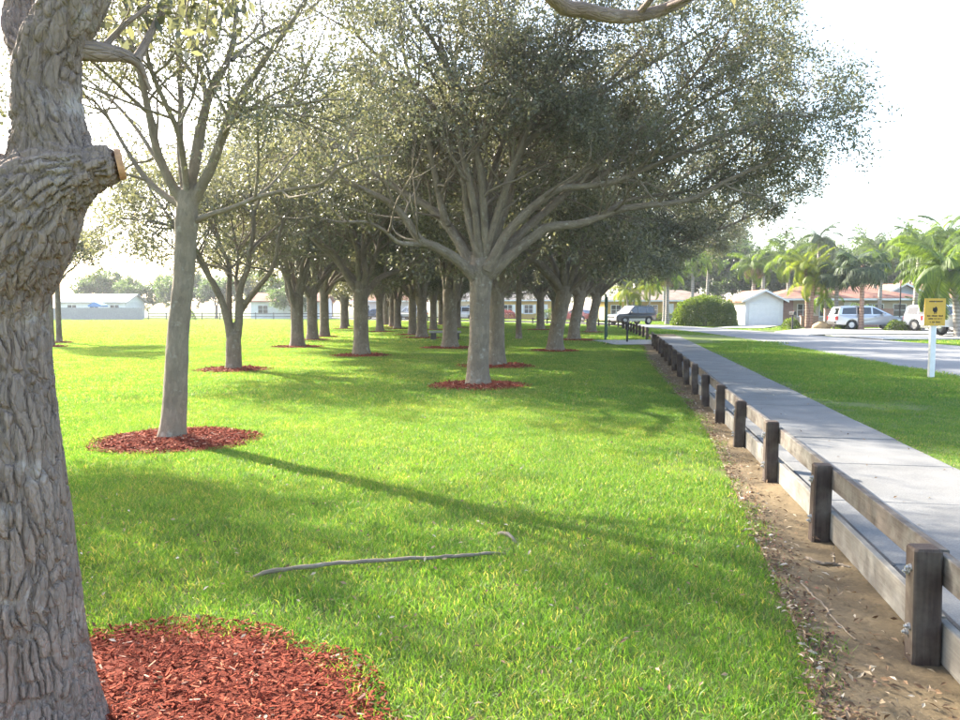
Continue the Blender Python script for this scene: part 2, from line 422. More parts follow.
def foliate(wood, twig, leafg, limbs, spec, leafspec):
    """branches, twigs and leaves on limbs (list of (Pb, rad)); spec: per level (k, t0, t1, ang, L, r, n, wig, trop, sides)"""
    cur = limbs
    for lv, (k, t0, t1, ang, Lr, rr, n, wig, trop, sides, flat, up) in enumerate(spec):
        nxt = []
        for Pb, rb in cur:
            p, d, r, t = spawn(Pb, rb, k, t0, t1, ang, flat, up)
            L = rng.uniform(*Lr, len(p)) * (1.08 - .35 * t)
            r0 = np.minimum(r * .75, rng.uniform(*rr, len(p)))
            q = grow(p, d, L, n, wig, trop)
            if leafspec.get('prune') is not None:
                ok = q[:, -1, 2] > leafspec['prune']
                if lv >= 1 and leafspec.get('keep') is not None: ok &= leafspec['keep'](q[:, -1])
                if leafspec.get('strict'): ok &= leafspec['keep'](q[:, -1]) & leafspec['keep'](q[:, n // 2])
                q, r0 = q[ok], r0[ok]
            if not len(q): continue
            rad = taper(r0, r0 * .35, n + 1)
            (twig if lv == len(spec) - 1 else wood).add(*tubes(q, rad, sides))
            nxt.append((q, rad))
        cur = nxt
    for Pb, rb in cur:
        V, F = leaf_cloud(Pb, leafspec['m'], leafspec['size'], leafspec['spread'], leafspec.get('ar', .42), leafspec.get('upb', .7), leafspec.get('zmin', -9), leafspec.get('keep'))
        leafg.add(V, F)
    return cur

def fuse(geo, voxel, smooth=3):
    """melt overlapping tubes into one skin"""
    me = geo.mesh('tmp', bark=False)
    ob = bpy.data.objects.new('tmp', me); COL.objects.link(ob)
    md = ob.modifiers.new('r', 'REMESH'); md.mode = 'VOXEL'; md.voxel_size = voxel
    ms = ob.modifiers.new('s', 'SMOOTH'); ms.factor = .5; ms.iterations = smooth
    dg = bpy.context.evaluated_depsgraph_get(); ev = ob.evaluated_get(dg); m2 = bpy.data.meshes.new_from_object(ev)
    V = np.empty(len(m2.vertices) * 3, np.float32); m2.vertices.foreach_get('co', V)
    Nn = np.empty(len(m2.vertices) * 3, np.float32); m2.vertex_normals.foreach_get('vector', Nn)
    idx = np.empty(len(m2.loops), np.int32); m2.loops.foreach_get('vertex_index', idx)
    tot = np.empty(len(m2.polygons), np.int32); m2.polygons.foreach_get('loop_total', tot)
    st = np.empty(len(m2.polygons), np.int32); m2.polygons.foreach_get('loop_start', st)
    F = [np.stack([idx[st[tot == k] + q] for q in range(k)], 1) for k in (3, 4) if (tot == k).any()]
    bpy.data.objects.remove(ob); bpy.data.meshes.remove(me); bpy.data.meshes.remove(m2)
    return V.reshape(-1, 3).astype(float), F, Nn.reshape(-1, 3).astype(float)
def bark_coords(V, skel, ratio=False):
    """wrap coordinates from the nearest piece of skeleton; skel: list of (points, radii)"""
    S, T, A, Bn, Rr, Ln = [], [], [], [], [], []
    for pts, rad in skel:
        t = unit(np.gradient(pts, axis=0)); ref = np.eye(3)[np.argmin(np.abs(unit(pts[-1] - pts[0])))]
        a = unit(np.cross(t, ref)); b = np.cross(t, a)
        S.append(pts); T.append(t); A.append(a); Bn.append(b); Rr.append(rad)
        Ln.append(np.concatenate([[0], np.cumsum(np.linalg.norm(np.diff(pts, axis=0), axis=1))]) + pts[0, 2])
    S, T, A, Bn, Rr, Ln = map(np.concatenate, (S, T, A, Bn, Rr, Ln))
    out = np.empty_like(V); dist = np.empty(len(V))
    for c in range(0, len(V), 20000):
        v = V[c:c + 20000]; d = np.linalg.norm(v[:, None] - S[None], axis=2) / Rr[None]
        j = d.argmin(1); e = v - S[j]
        x = (e * A[j]).sum(1); y = (e * Bn[j]).sum(1); h = np.maximum(np.hypot(x, y), 1e-6); r = np.minimum(Rr[j], h * 1.5)
        out[c:c + 20000] = np.stack([x / h * r, y / h * r, Ln[j] + (e * T[j]).sum(1)], 1); dist[c:c + 20000] = d.min(1)
    return (out, dist) if ratio else out
def limb(pts, r0, r1, n=14, e=.8):
    p = catmull(pts, n); return p[None], taper(np.array([r0]), np.array([r1]), n, e)

def cap_ends(g, p, r, s):
    """close both ends of a tube so the melted skin is solid"""
    V, F, _ = tubes(p[None], r[None], s); n = len(p)
    for e, q in ((0, 1), (n - 1, n - 2)):
        d = unit((p[e] - p[q])[None])[0]
        ring = V[e * s:(e + 1) * s]; W = np.vstack([ring, (p[e] + d * r[e] * .2)[None]])
        j = np.arange(s); f = np.stack([j, (j + 1) % s, np.full(s, s)], 1)
        g.add(W, f[:, ::-1] if e == 0 else f)

LEAF = M['oak_leaf']
def finish_tree(name, loc, wood_me, crown_me, bark_m, leaf_m, rz=0.0):
    t = empty(name, loc, rz); link('trunk', wood_me, bark_m, t); link('crown', crown_me, None, t)
    if not crown_me.materials: crown_me.materials.append(leaf_m); crown_me.materials.append(bark_m)
    return t
def crown_mesh(twig, leafg):
    """leaves (slot 0) and the twigs that carry them (slot 1)"""
    nl = sum(len(f) for f in leafg.F); g = Geo()
    for v, f in zip(leafg.V, leafg.F): pass
    lv = np.concatenate(leafg.V); lf = np.concatenate(leafg.F); tv = np.concatenate(twig.V); tf = np.concatenate(twig.F); tb = np.concatenate(twig.B)
    me = mesh_np('crown', np.concatenate([lv, tv]), [np.concatenate([lf, tf + len(lv)])], True,
                 {'bark': ('FLOAT_VECTOR', np.concatenate([np.zeros_like(lv), tb]))})
    mi = np.zeros(len(lf) + len(tf), np.int32); mi[len(lf):] = 1
    me.polygons.foreach_set('material_index', mi)
    return me

def hollow(Rr, zc, inner, front=None):
    """leaves sit in the outer shell of a crown, the inside is bare limbs"""
    def f(p):
        q = np.sqrt((p[:, 0] / Rr) ** 2 + (p[:, 1] / Rr) ** 2 + ((p[:, 2] - zc) / (Rr * .95)) ** 2)
        ok = q > inner + .35 * (fbm(p, .9, 3, 60) - .5)
        if front is not None: ok &= ~((p[:, 1] < -.8) & (p[:, 2] < front + .5 * (fbm(p, .8, 2, 61) - .5)))
        return ok
    return f
SPEC = [(8, .22, .98, (35, 70), (1.6, 3.0), (.035, .055), 7, .13, .02, 6, .55, .10),
        (6, .2, 1., (30, 65), (.8, 1.5), (.013, .02), 4, .16, .0, 4, .8, .0),
        (4, .15, 1., (25, 70), (.35, .75), (.005, .008), 3, .2, -.05, 3, .9, 0)]
def generic_oak(seed, nl=8, fork=2.2, r=.25, leaf=.125, m=46, spec=SPEC, Lr=(4.4, 6.4), el=(22, 68), lean=(0, 0), trop=.035, zmin=2.35, upl=2, ar=.42, reach=(), inner=.44):
    global rng
    rng = np.random.default_rng(seed)
    wood, twig, leafg = Geo(), Geo(), Geo()
    fk = np.array((lean[0], lean[1], fork))
    tp = catmull([(0, 0, -.15), (lean[0] * .1, lean[1] * .1, fork * .3), (lean[0] * .6, lean[1] * .6, fork * .7), fk, fk + (lean[0] * .2, lean[1] * .2, .35)], 16)
    h = tp[:, 2]; tr = r * (1 + .45 * np.exp(-np.maximum(h, 0) / .22)) * (1 - .05 * h / fork); tr[h > fork - .3] *= 1.05; tr[-1] *= .55; tr[-2] *= .85
    wood.add(*tubes(tp[None], tr[None], 18))
    az = np.linspace(0, 2 * np.pi, nl, endpoint=False) + rng.uniform(-.3, .3, nl)
    e = np.radians(rng.uniform(*el, nl)); e[:upl] = np.radians(rng.uniform(66, 82, upl))
    d = np.stack([np.cos(az) * np.cos(e), np.sin(az) * np.cos(e), np.sin(e)], 1)
    d0 = unit(d + np.array((0, 0, .9)))
    p0 = fk + np.stack([np.cos(az), np.sin(az), np.zeros(nl)], 1) * r * .3 + np.array((0, 0, 1))[None] * rng.uniform(-.45, .25, nl)[:, None]
    L = rng.uniform(*Lr, nl); L[:upl] *= .85
    # start steep, bend out to the wanted spread
    n = 13; out = [p0]; dd = d0; p = p0
    for q in range(n):
        w = min(1, q / 4); dd = unit(d0 * (1 - w) + d * w + rng.normal(0, .13, d.shape) + np.array((0, 0, trop)) * q / 3)
        p = p + dd * (L / n)[:, None]; out.append(p)
    Pb = np.stack(out, 1); rb = taper(rng.uniform(.42, .58, nl) * r, np.full(nl, .028), n + 1, .75)
    wood.add(*tubes(Pb, rb, 9)); lims = [(Pb, rb)]
    for pts, r0 in reach:
        q = limb([fk + np.array((0, 0, -.15))] + [np.array(p_, float) for p_ in pts], r0, .03, 16); lims.append(q); wood.add(*tubes(*q, 9))
    foliate(wood, twig, leafg, lims, spec, dict(m=m, size=leaf, spread=.13, zmin=zmin, prune=zmin - .3, ar=ar, keep=hollow(Lr[1] * .95, fork, inner)))
    return wood.mesh('trunk'), crown_mesh(twig, leafg)
# ---- the near oak at the left edge: fused trunk with real bark relief
rng = np.random.default_rng(11)
NT = np.array((-1.68, 2.75, 0.0))
def nlimb(rows, n):
    a = np.array(rows, float); return catmull(a[:, :3] - NT, n), catmull(np.c_[a[:, 3], a[:, 3], a[:, 3]], n)[:, 0]
near_skel = [
    nlimb([(-1.68, 2.75, -.25, .36), (-1.68, 2.75, 0.0, .285), (-1.69, 2.75, .3, .228), (-1.71, 2.75, .9, .195), (-1.765, 2.76, 1.45, .195), (-1.775, 2.76, 1.75, .215), (-1.72, 2.77, 1.98, .22), (-1.66, 2.77, 2.1, .15)], 46),
    nlimb([(-1.74, 2.77, 1.55, .12), (-1.63, 2.77, 1.85, .15), (-1.53, 2.77, 2.10, .128), (-1.525, 2.77, 2.4, .107), (-1.48, 2.77, 2.56, .098), (-1.385, 2.77, 2.72, .093), (-1.27, 2.78, 3.1, .092), (-1.1, 2.9, 3.6, .10), (-.95, 3.1, 4.1, .08)], 40),
    nlimb([(-1.76, 2.76, 1.55, .14), (-1.775, 2.76, 1.8, .165), (-1.83, 2.76, 2.05, .125), (-1.93, 2.76, 2.20, .115), (-2.16, 2.75, 2.48, .11), (-2.5, 2.72, 2.95, .10), (-2.8, 2.65, 3.6, .08)], 30),
    nlimb([(-1.77, 2.76, 1.40, .13), (-1.735, 2.74, 1.66, .185), (-1.61, 2.71, 1.88, .185), (-1.50, 2.70, 2.01, .145), (-1.41, 2.69, 2.055, .105), (-1.34, 2.695, 2.08, .075), (-1.262, 2.71, 2.095, .062)], 16),
    nlimb([(-1.53, 2.75, 2.34, .095), (-1.485, 2.745, 2.2, .105), (-1.41, 2.72, 2.09, .085)], 8),
    nlimb([(-1.56, 2.83, 2.1, .075), (-1.68, 3.02, 2.45, .06), (-1.87, 3.2, 2.70, .055), (-1.91, 3.3, 2.92, .053), (-1.88, 3.4, 3.4, .05), (-1.8, 3.5, 4.0, .045)], 26)]
g = Geo()
for p_, r_ in near_skel: g.add(*tubes(p_[None], r_[None], 28))
for p_, r_ in near_skel: cap_ends(g, p_, r_, 28)
V, F, Nn = fuse(g, .0056, 80)
bk = bark_coords(V, near_skel)
crown_soft = np.clip((V[:, 2] - 2.3) / .6, 0, 1)
amp = .020 * (1 - .45 * crown_soft)
per = [bark_coords(V, [sk], True) for sk in near_skel]; wts = np.exp(-9.0 * np.stack([d_ for _, d_ in per])); wts /= wts.sum(0)
disp = .005 * (fbm(V, 14, 3, 30) - .5) + .02 * (fbm(V, 3.5, 3, 40) - .5)
for (bk_, _), w_ in zip(per, wts):
    m_ = w_ > .03; b_ = bk_[m_]
    warp = np.stack([fbm(b_, 7, 3, 1), fbm(b_, 7, 3, 4), fbm(b_, 5, 3, 8)], 1) - .5
    e1 = cells(b_ * np.array((29, 29, 5.0)) + warp * np.array((2.0, 2.0, 1.4)), 3); e2 = cells(b_ * np.array((60, 60, 16)) + warp * 2, 21)
    plate = np.clip((e1 - .03) / .19, 0, 1); plate = plate * plate * (3 - 2 * plate); fine = np.clip(e2 / .3, 0, 1)
    disp[m_] += w_[m_] * (amp[m_] * (plate - .75) + .0045 * (fine - .6))
cut = np.linalg.norm(V - (np.array((-1.245, 2.718, 2.09)) - NT), axis=1) < .075
disp = np.where(cut, disp * .3, disp)
V = V + Nn * disp[:, None]
near = empty('oak_tree', tuple(NT))
tag(near, 'thick rough-barked oak filling the left edge with a sawn-off branch stub', 'tree', 'oak trees in the park')
tme = mesh_np('trunk', V, F, True, {'bark': ('FLOAT_VECTOR', V)}); link('trunk', tme, M['bark_near'], near)
# sawn face of the pruned stub
ax = unit(np.array([(.11, .045, .022)]))[0]; ctr = np.array((-1.248, 2.715, 2.098)) - NT
mb = MB(); mb.tube(tuple(ctr - ax * .012), tuple(ctr + ax * .009), .056, .051, 22)
so_ = mb.build('sawn_branch_face', M['cut_wood'], near); so_['label'] = 'pale orange sawn face of the pruned branch stub'
# upper limbs and foliage overhead
wood, twig, leafg = Geo(), Geo(), Geo()
def nl2(pts, r0, r1, n=16): return limb([np.array(p) - NT for p in pts], r0, r1, n)
over = nl2([(-1.12, 2.88, 3.55), (-.75, 3.3, 4.05), (-.2, 4.1, 4.0), P(550, -6, 4.9), P(585, 10, 5.0), P(622, 17, 5.05), P(655, 12, 5.1), P(690, -3, 5.2), (2.3, 5.9, 4.3)], .07, .03, 30)
ups = [over, nl2([(-1.0, 3.05, 3.95), (-.8, 3.2, 4.8), (-.9, 3.6, 6.0), (-.6, 4.0, 7.2)], .075, .02),
       nl2([(-2.75, 2.66, 3.55), (-3.4, 2.5, 4.4), (-4.4, 2.6, 5.4)], .08, .02), nl2([(-1.8, 3.5, 3.95), (-1.9, 4.2, 5.0), (-2.2, 5.2, 6.0)], .045, .02),
       nl2([(-1.3, 2.8, 3.1), (-.9, 2.2, 4.0), (-.4, 1.2, 5.0), (.2, .0, 6.0)], .07, .02), nl2([(-2.4, 2.7, 3.1), (-2.7, 1.8, 4.1), (-3.2, .6, 5.3)], .07, .02)]
for u in ups: wood.add(*tubes(*u, 12))
side = nl2([(-1.46, 2.78, 2.52), P(100, 52, 2.85), P(118, 54, 2.92), P(134, 60, 2.95), P(142, 70, 2.97), P(150, 92, 3.0)], .048, .006, 16)
side2 = nl2([P(136, 60, 2.95), P(143, 48, 2.98), P(152, 30, 3.02), P(165, 5, 3.1)], .02, .01, 8)
side3 = nl2([P(100, 52, 2.85), P(112, 38, 2.9), P(128, 22, 2.9), P(150, 6, 2.95)], .014, .007, 8)
for u in (side, side2, side3): wood.add(*tubes(*u, 12))
keep = lambda p: (p[:, 2] > CAM_H + .385 * (p[:, 1] + NT[1])) | (p[:, 1] + NT[1] < 1.0)
foliate(wood, twig, leafg, ups, [(7, .2, 1, (35, 70), (1.2, 2.4), (.02, .035), 6, .13, .06, 5, .6, .2), (5, .2, 1, (30, 65), (.6, 1.1), (.008, .012), 4, .16, .02, 4, .8, .1),
        (4, .1, 1, (25, 70), (.3, .5), (.003, .005), 3, .2, 0, 3, .9, 0)], dict(m=26, size=.075, spread=.06, keep=keep, prune=1.0, strict=True))
tufts = [(160, 8), (185, 22), (205, 30), (215, 8), (235, 18), (190, 44), (245, 6), (110, 12), (132, 20), (150, 34), (118, 28)]
for tx, ty in tufts:
    Yd = random.uniform(2.95, 3.5)
    pt = P(tx, ty, Yd) - NT; src = P(tx - random.uniform(-15, 15), -25, Yd) - NT
    Pb = limb([src, (src + pt) / 2 + rng.normal(0, .02, 3), pt], .005, .003, 6)
    twig.add(*tubes(*Pb, 4)); leafg.add(*leaf_cloud(Pb[0], 30, .062, .035, .42, .3))
link('limb', wood.mesh('limb'), M['bark_near'], near)
cm = crown_mesh(twig, leafg); cm.materials.append(LEAF); cm.materials.append(M['bark']); link('crown', cm, None, near)

def hero(name, base, trunk_rows, limbs, fuse_vox, barkm, spec, leafspec, label, extra=None, seed=3):
    """tree whose main limbs are laid out one by one; limbs: (list of points, r0, r1)"""
    global rng
    rng = np.random.default_rng(seed)
    base = np.array(base, float)
    wood, twig, leafg, core = Geo(), Geo(), Geo(), Geo()
    a = np.array(trunk_rows, float); tp = catmull(a[:, :3] - base, 30); tr = catmull(np.c_[a[:, 3], a[:, 3], a[:, 3]], 30)[:, 0]
    core.add(*tubes(tp[None], tr[None], 22)); cap_ends(core, tp, tr, 22); skel = [(tp, tr)]
    lb = []
    for pts, r0, r1 in limbs:
        q = limb([np.array(p) - base for p in pts], r0, r1, max(10, 4 * len(pts)), .8)
        lb.append(q); wood.add(*tubes(*q, 10))
        m_ = q[1][0] > fuse_vox * 1.7
        if m_.sum() > 3: core.add(*tubes(q[0][:, m_], q[1][:, m_], 12)); cap_ends(core, q[0][0][m_], q[1][0][m_], 12); skel.append((q[0][0][m_], q[1][0][m_]))
    if extra is not None:
        q = extra(base); lb.append(q); wood.add(*tubes(*q, 9))
    V, F, Nn = fuse(core, fuse_vox, 2)
    bk = bark_coords(V, skel)
    V = V + Nn * ((fbm(bk * np.array((1, 1, .3)), 14, 3) - .5) * .03 + .004)[:, None]
    for f in F: wood.add(V, f, bk)
    foliate(wood, twig, leafg, lb, spec, leafspec)
    t = finish_tree('oak_tree', tuple(base), wood.mesh('trunk'), crown_mesh(twig, leafg), barkm, LEAF)
    tag(t, label, 'tree', 'oak trees in the park')
    return t

# ---- slim oak, left of centre
B2 = (-3.70, 9.3, 0)
def L2(pts, dep): return [P(x, y, 9.25 + d) for (x, y), d in zip(pts, np.linspace(0, dep, len(pts)))]
limbs2 = [(L2([(186, 208), (168, 198), (150, 183), (136, 165), (122, 142), (108, 118), (92, 98)], .8), 0.0492, 0.0150),
    (L2([(184, 205), (168, 178), (157, 150), (150, 118), (142, 82), (133, 45), (126, 0), (118, -60)], -.4), 0.0615, 0.0225),
    (L2([(188, 200), (184, 165), (178, 132), (166, 105), (152, 72), (146, 40), (150, -30)], -1.2), 0.0451, 0.0150),
    (L2([(187, 203), (180, 150), (181, 100), (178, 45), (180, -20), (176, -90)], 1.0), 0.0492, 0.0188),
    (L2([(189, 200), (199, 135), (212, 88), (228, 60), (236, 20), (232, -40), (240, -110)], .3), 0.0615, 0.0225),
    (L2([(192, 205), (212, 165), (224, 132), (232, 110), (250, 82), (270, 52), (300, 10), (325, -40)], -.8), 0.0656, 0.0188),
    (L2([(228, 122), (245, 112), (262, 107), (290, 106), (325, 100), (365, 100)], -1.6), 0.0287, 0.0090),
    (L2([(194, 222), (212, 214), (232, 208), (262, 196), (300, 188), (322, 184), (340, 168), (370, 158), (400, 155)], -.9), 0.0369, 0.0105),
    (L2([(232, 60), (255, 40), (300, 15), (340, -15)], 1.8), 0.0287, 0.0112),
    (L2([(186, 204), (200, 150), (205, 90), (190, 30), (185, -60)], 2.2), 0.0492, 0.0150),
    (L2([(184, 204), (160, 165), (130, 120), (95, 85), (60, 60)], 2.4), 0.0410, 0.0112)]
hero('oak_tree', B2, [(*P(172, 452, 9.3), .21), (*P(172, 436, 9.3), .165), (*P(174, 410, 9.3), .142), (*P(178, 340, 9.28), .125), (*P(184, 270, 9.26), .117), (*P(187, 215, 9.25), .125), (*P(188, 190, 9.25), .09)], limbs2, .024, M['bark_smooth'],
     [(7, .25, 1, (35, 70), (.8, 1.7), (.015, .025), 6, .12, .03, 5, .8, .05), (5, .2, 1, (30, 65), (.45, .9), (.006, .010), 4, .16, -.01, 4, .9, 0), (4, .1, 1, (25, 70), (.22, .45), (.0025, .004), 3, .2, -.03, 3, 1, 0)],
     dict(m=21, size=.056, spread=.075, zmin=2.95, prune=2.7), 'slim grey oak with steep branches in a red mulch ring, front left', None, 5)

# ---- the big spreading oak, centre
B1 = (-.02, 15.85, 0)
def L1(pts, d0, d1): return [P(x, y, 15.85 + d) for (x, y), d in zip(pts, np.linspace(d0, d1, len(pts)))]
limbs1 = [(L1([(474, 276), (456, 259), (436, 247), (420, 240), (405, 218), (388, 202), (365, 190), (335, 176), (300, 150)], -.1, -1.4), .12, .03),
    (L1([(428, 244), (400, 243), (385, 231), (366, 222), (340, 222), (312, 216)], -.5, -1.8), .055, .015),
    (L1([(474, 268), (458, 240), (445, 222), (430, 208), (405, 194), (382, 178), (362, 166), (330, 140), (290, 120)], .1, 1.4), .13, .03),
    (L1([(447, 224), (441, 205), (436, 180), (430, 150), (424, 110), (405, 60), (400, 0)], .2, -.8), .085, .025),
    (L1([(479, 268), (477, 230), (478, 200), (477, 170), (474, 146), (460, 110), (455, 60), (465, 0)], 0, .5), .13, .03),
    (L1([(476, 150), (490, 128), (502, 105), (520, 70), (528, 20)], .1, -1.2), .06, .02),
    (L1([(487, 272), (497, 225), (503, 200), (508, 180), (519, 156), (528, 141), (546, 128), (570, 112), (605, 85), (640, 50)], .1, -1.0), .11, .025),
    (L1([(487, 270), (505, 237), (520, 219), (540, 201), (560, 189), (590, 186), (616, 181), (640, 171), (690, 150), (740, 130), (790, 112)], -.2, -1.6), .11, .025),
    (L1([(490, 275), (514, 252), (535, 236), (550, 227), (578, 224), (600, 217), (622, 209), (652, 205), (692, 199), (726, 181), (758, 167), (790, 156)], -.1, -1.2), .125, .025),
    (L1([(489, 268), (518, 236), (545, 212), (570, 190), (592, 176), (622, 166), (662, 148), (715, 118), (760, 95)], .2, 1.8), .11, .025),
    (L1([(508, 182), (522, 170), (540, 165), (560, 160), (600, 150)], .0, 1.0), .035, .012),
    (L1([(605, 214), (622, 202), (650, 196), (688, 190), (730, 160), (775, 120)], -.6, .6), .045, .015),
    (L1([(560, 189), (600, 160), (650, 120), (700, 70), (730, 30)], -.6, -2.2), .05, .015),
    (L1([(590, 186), (640, 145), (700, 105), (750, 80), (790, 62)], -.4, .8), .05, .015),
    (L1([(570, 112), (640, 70), (700, 35), (740, 5)], -.5, 1.0), .05, .015),
    (L1([(690, 150), (735, 128), (775, 118), (805, 108)], -1.0, -.2), .035, .012)]
def extra1(base):
    n = 9; az = np.radians(np.array([250, 275, 300, 80, 110, 60, 200, 330, 20])); el = np.radians(np.array([58, 66, 52, 48, 40, 62, 58, 60, 68]))
    d = np.stack([np.cos(az) * np.cos(el), np.sin(az) * np.cos(el), np.sin(el)], 1)
    p0 = np.tile(np.array((0.1, 0, 2.35)), (n, 1)); q = grow(p0, d + np.array((0, 0, .4)), np.linspace(4.6, 6.4, n), 12, .12, .02)
    return q, taper(np.full(n, .10), np.full(n, .025), 13, .8)
hero('oak_tree', B1, [(*P(478.5, 396, 15.85), .36), (*P(478.5, 386, 15.85), .295), (*P(478, 372, 15.85), .235), (*P(479, 340, 15.85), .205), (*P(480, 305, 15.85), .205), (*P(481, 280, 15.85), .24), (*P(482, 266, 15.85), .24), (*P(482, 255, 15.85), .14)], limbs1, .034, M['bark'],
     [(10, .2, 1., (35, 70), (1.2, 2.4), (.022, .036), 7, .13, .03, 5, .6, .08), (6, .2, 1., (30, 65), (.6, 1.2), (.009, .014), 4, .16, .0, 4, .85, .0), (4, .15, 1., (25, 70), (.3, .6), (.004, .006), 3, .2, -.05, 3, .95, 0)],
     dict(m=36, size=.077, spread=.095, zmin=3.55, prune=3.2, keep=hollow(6.3, 2.3, .46, 4.4)), 'big spreading oak with long low limbs in the centre of the lawn', extra1, 9)

# ---- the grove behind: copies of four oaks
VAR = [generic_oak(101), generic_oak(102, nl=7, fork=1.9, r=.26, el=(28, 72)), generic_oak(103, nl=9, fork=2.5, r=.24),
       generic_oak(104, nl=9, fork=2.2, r=.28, Lr=(5.6, 8.0), el=(15, 62), lean=(.35, 0), trop=.03, zmin=2.9, reach=[([(1.6, -.3, 3.6), (3.6, -.6, 4.4), (6.0, -.5, 5.2), (8.4, -.4, 6.4)], .13), ([(1.2, .3, 4.0), (3.0, .8, 5.4), (5.2, 1.2, 6.8), (7.4, 1.0, 7.8)], .12), ([(1.8, -.8, 3.3), (3.8, -1.6, 3.8), (5.8, -2.0, 4.4), (7.4, -2.2, 5.2)], .10)])]
YOUNG = generic_oak(106, nl=6, fork=2.9, r=.12, el=(35, 70), Lr=(1.8, 2.8), leaf=.11, m=34, spec=[(6, .2, 1, (35, 70), (.7, 1.3), (.015, .025), 5, .13, .03, 4, .6, .1), (5, .2, 1, (30, 65), (.4, .8), (.006, .01), 3, .16, 0, 3, .8, 0), (3, .15, 1, (25, 70), (.2, .4), (.003, .005), 2, .2, -.05, 3, .9, 0)])
made = {}
def put_oak(var, loc, rz, sc, label, group='oak trees in the park', bm_=None, lm=None):
    k = id(var[0])
    t = finish_tree('oak_tree', (loc[0], loc[1], 0), var[0], var[1], bm_ or M['bark'], lm or LEAF, rz)
    t.scale = (sc, sc, sc if not isinstance(sc, tuple) else sc[2]); tag(t, label, 'tree', group); return t
ORD = 'first second third fourth fifth sixth seventh eighth ninth tenth eleventh twelfth thirteenth fourteenth fifteenth sixteenth seventeenth eighteenth nineteenth twentieth twenty-first twenty-second twenty-third twenty-fourth twenty-fifth twenty-sixth'.split()
grove = [    ((.45, 21.2), 2, 2.2, .95, 'oak trunk close behind the big central oak, just right of it'),
    ((-7.5, 31.6), 1, 1.0, 1.0, None), ((-8.4, 38.6), 0, 2.6, 1.05, None), ((-8.6, 42.6), 2, 4.0, 1.05, None), ((-10.4, 58.8), 0, 1.2, 1.0, None),
    ((-4.0, 25.9), 0, 5.2, 1.0, None), ((-6.7, 51.5), 2, .6, 1.0, None), ((-8.9, 72.7), 1, 3.6, 1.0, None), ((-7.4, 65.0), 0, 4.4, 1.0, None), ((-6.3, 58.8), 1, 2.4, 1.05, None),
    ((-4.0, 45.7), 2, 1.6, 1.0, None), ((-3.1, 41.1), 1, 5.6, 1.05, None), ((-3.4, 56.1), 0, 3.0, 1.0, None), ((-3.7, 72.7), 2, .9, 1.0, None), ((-1.2, 30.8), 1, 3.3, 1.1, None),
    ((2.0, 39.8), 'thin', .8, 1.2, 'thin dark young oak between the grove trunks right of centre'), ((4.4, 56.1), 0, 2.1, 1.1, None), ((-11.5, 66.0), 1, .4, 1.0, None), ((-5.2, 66.5), 2, 2.8, .95, None), ((-1.8, 62.0), 1, 1.9, 1.0, None), ((.9, 57.5), 0, 5.0, 1.0, None), ((1.3, 69.0), 2, 3.9, 1.0, None), ((-9.8, 84.0), 0, .3, 1.0, None), ((-5.0, 82.0), 1, 4.9, 1.0, None), ((6.3, 65.5), 2, 1.1, 1.0, None),
    ((2.8, 28.7), 3, -.1, .98, 'wide oak leaning its limbs over the fence, nearest of the right-hand row'),
    ((4.7, 38.6), 3, .35, 1.0, 'oak with dark limbs over the fence, second of the right-hand row'),
    ((7.3, 50.5), 3, -.25, 1.05, 'oak leaning strongly right beside the green park sign, last of the right-hand row')]
anon = sorted([q for q in grove if q[4] is None], key=lambda q: q[0][0] / q[0][1])
for loc, v, rz, sc, lab in grove:
    if lab is None:
        i = [a[0] for a in anon].index(loc)
        lab = 'mulched oak in the dark grove, %s of its trunks counted from the left' % ORD[i]
    var = v if isinstance(v, tuple) else (YOUNG if v == 'thin' else VAR[v])
    put_oak(var, loc, rz, sc, lab)
put_oak(YOUNG, (-17.6, 31.6), .5, .95, 'slender young oak in the open field beside the big near trunk, nearer of two', bm_=M['bark_smooth'])
put_oak(YOUNG, (-19.3, 35.3), 2.5, 1.0, 'slender young oak in the open field beside the big near trunk, farther of two', bm_=M['bark_smooth'])
put_oak(YOUNG, (-9.0, 11.0), 1.0, 1.02, 'oak standing beyond the left edge whose crown shades the lawn')

B3 = (-6.4, 19.9, 0)
def L3(pts, d0, d1): return [P(x, y, 19.9 + d) for (x, y), d in zip(pts, np.linspace(d0, d1, len(pts)))]
limbs3 = [(L3([(231, 340), (228, 322), (222, 302), (214, 285), (205, 270), (196, 255), (184, 238), (168, 215), (150, 190)], 0, -.8), .115, .03),
    (L3([(231, 336), (229, 318), (229, 290), (230, 271), (226, 258), (216, 235), (205, 205), (198, 165)], 0, .8), .095, .03),
    (L3([(236, 342), (239, 321), (239, 296), (242, 282), (248, 268), (250, 250), (254, 225), (250, 190), (245, 150)], .05, -.4), .12, .03),
    (L3([(240, 312), (251, 296), (261, 284), (271, 271), (277, 252), (280, 232), (292, 205), (305, 180)], .1, -1.2), .085, .025),
    (L3([(239, 296), (236, 280), (238, 255), (232, 225), (228, 185)], .1, 1.8), .06, .02),
    (L3([(229, 275), (222, 268), (205, 264), (185, 258), (165, 240), (140, 222)], .2, 1.6), .05, .018),
    (L3([(250, 250), (262, 238), (282, 222), (300, 200), (325, 185)], 0, 2.0), .05, .018),
    (L3([(214, 285), (200, 255), (180, 230), (150, 222), (120, 218)], 0, -2.4), .05, .018)]
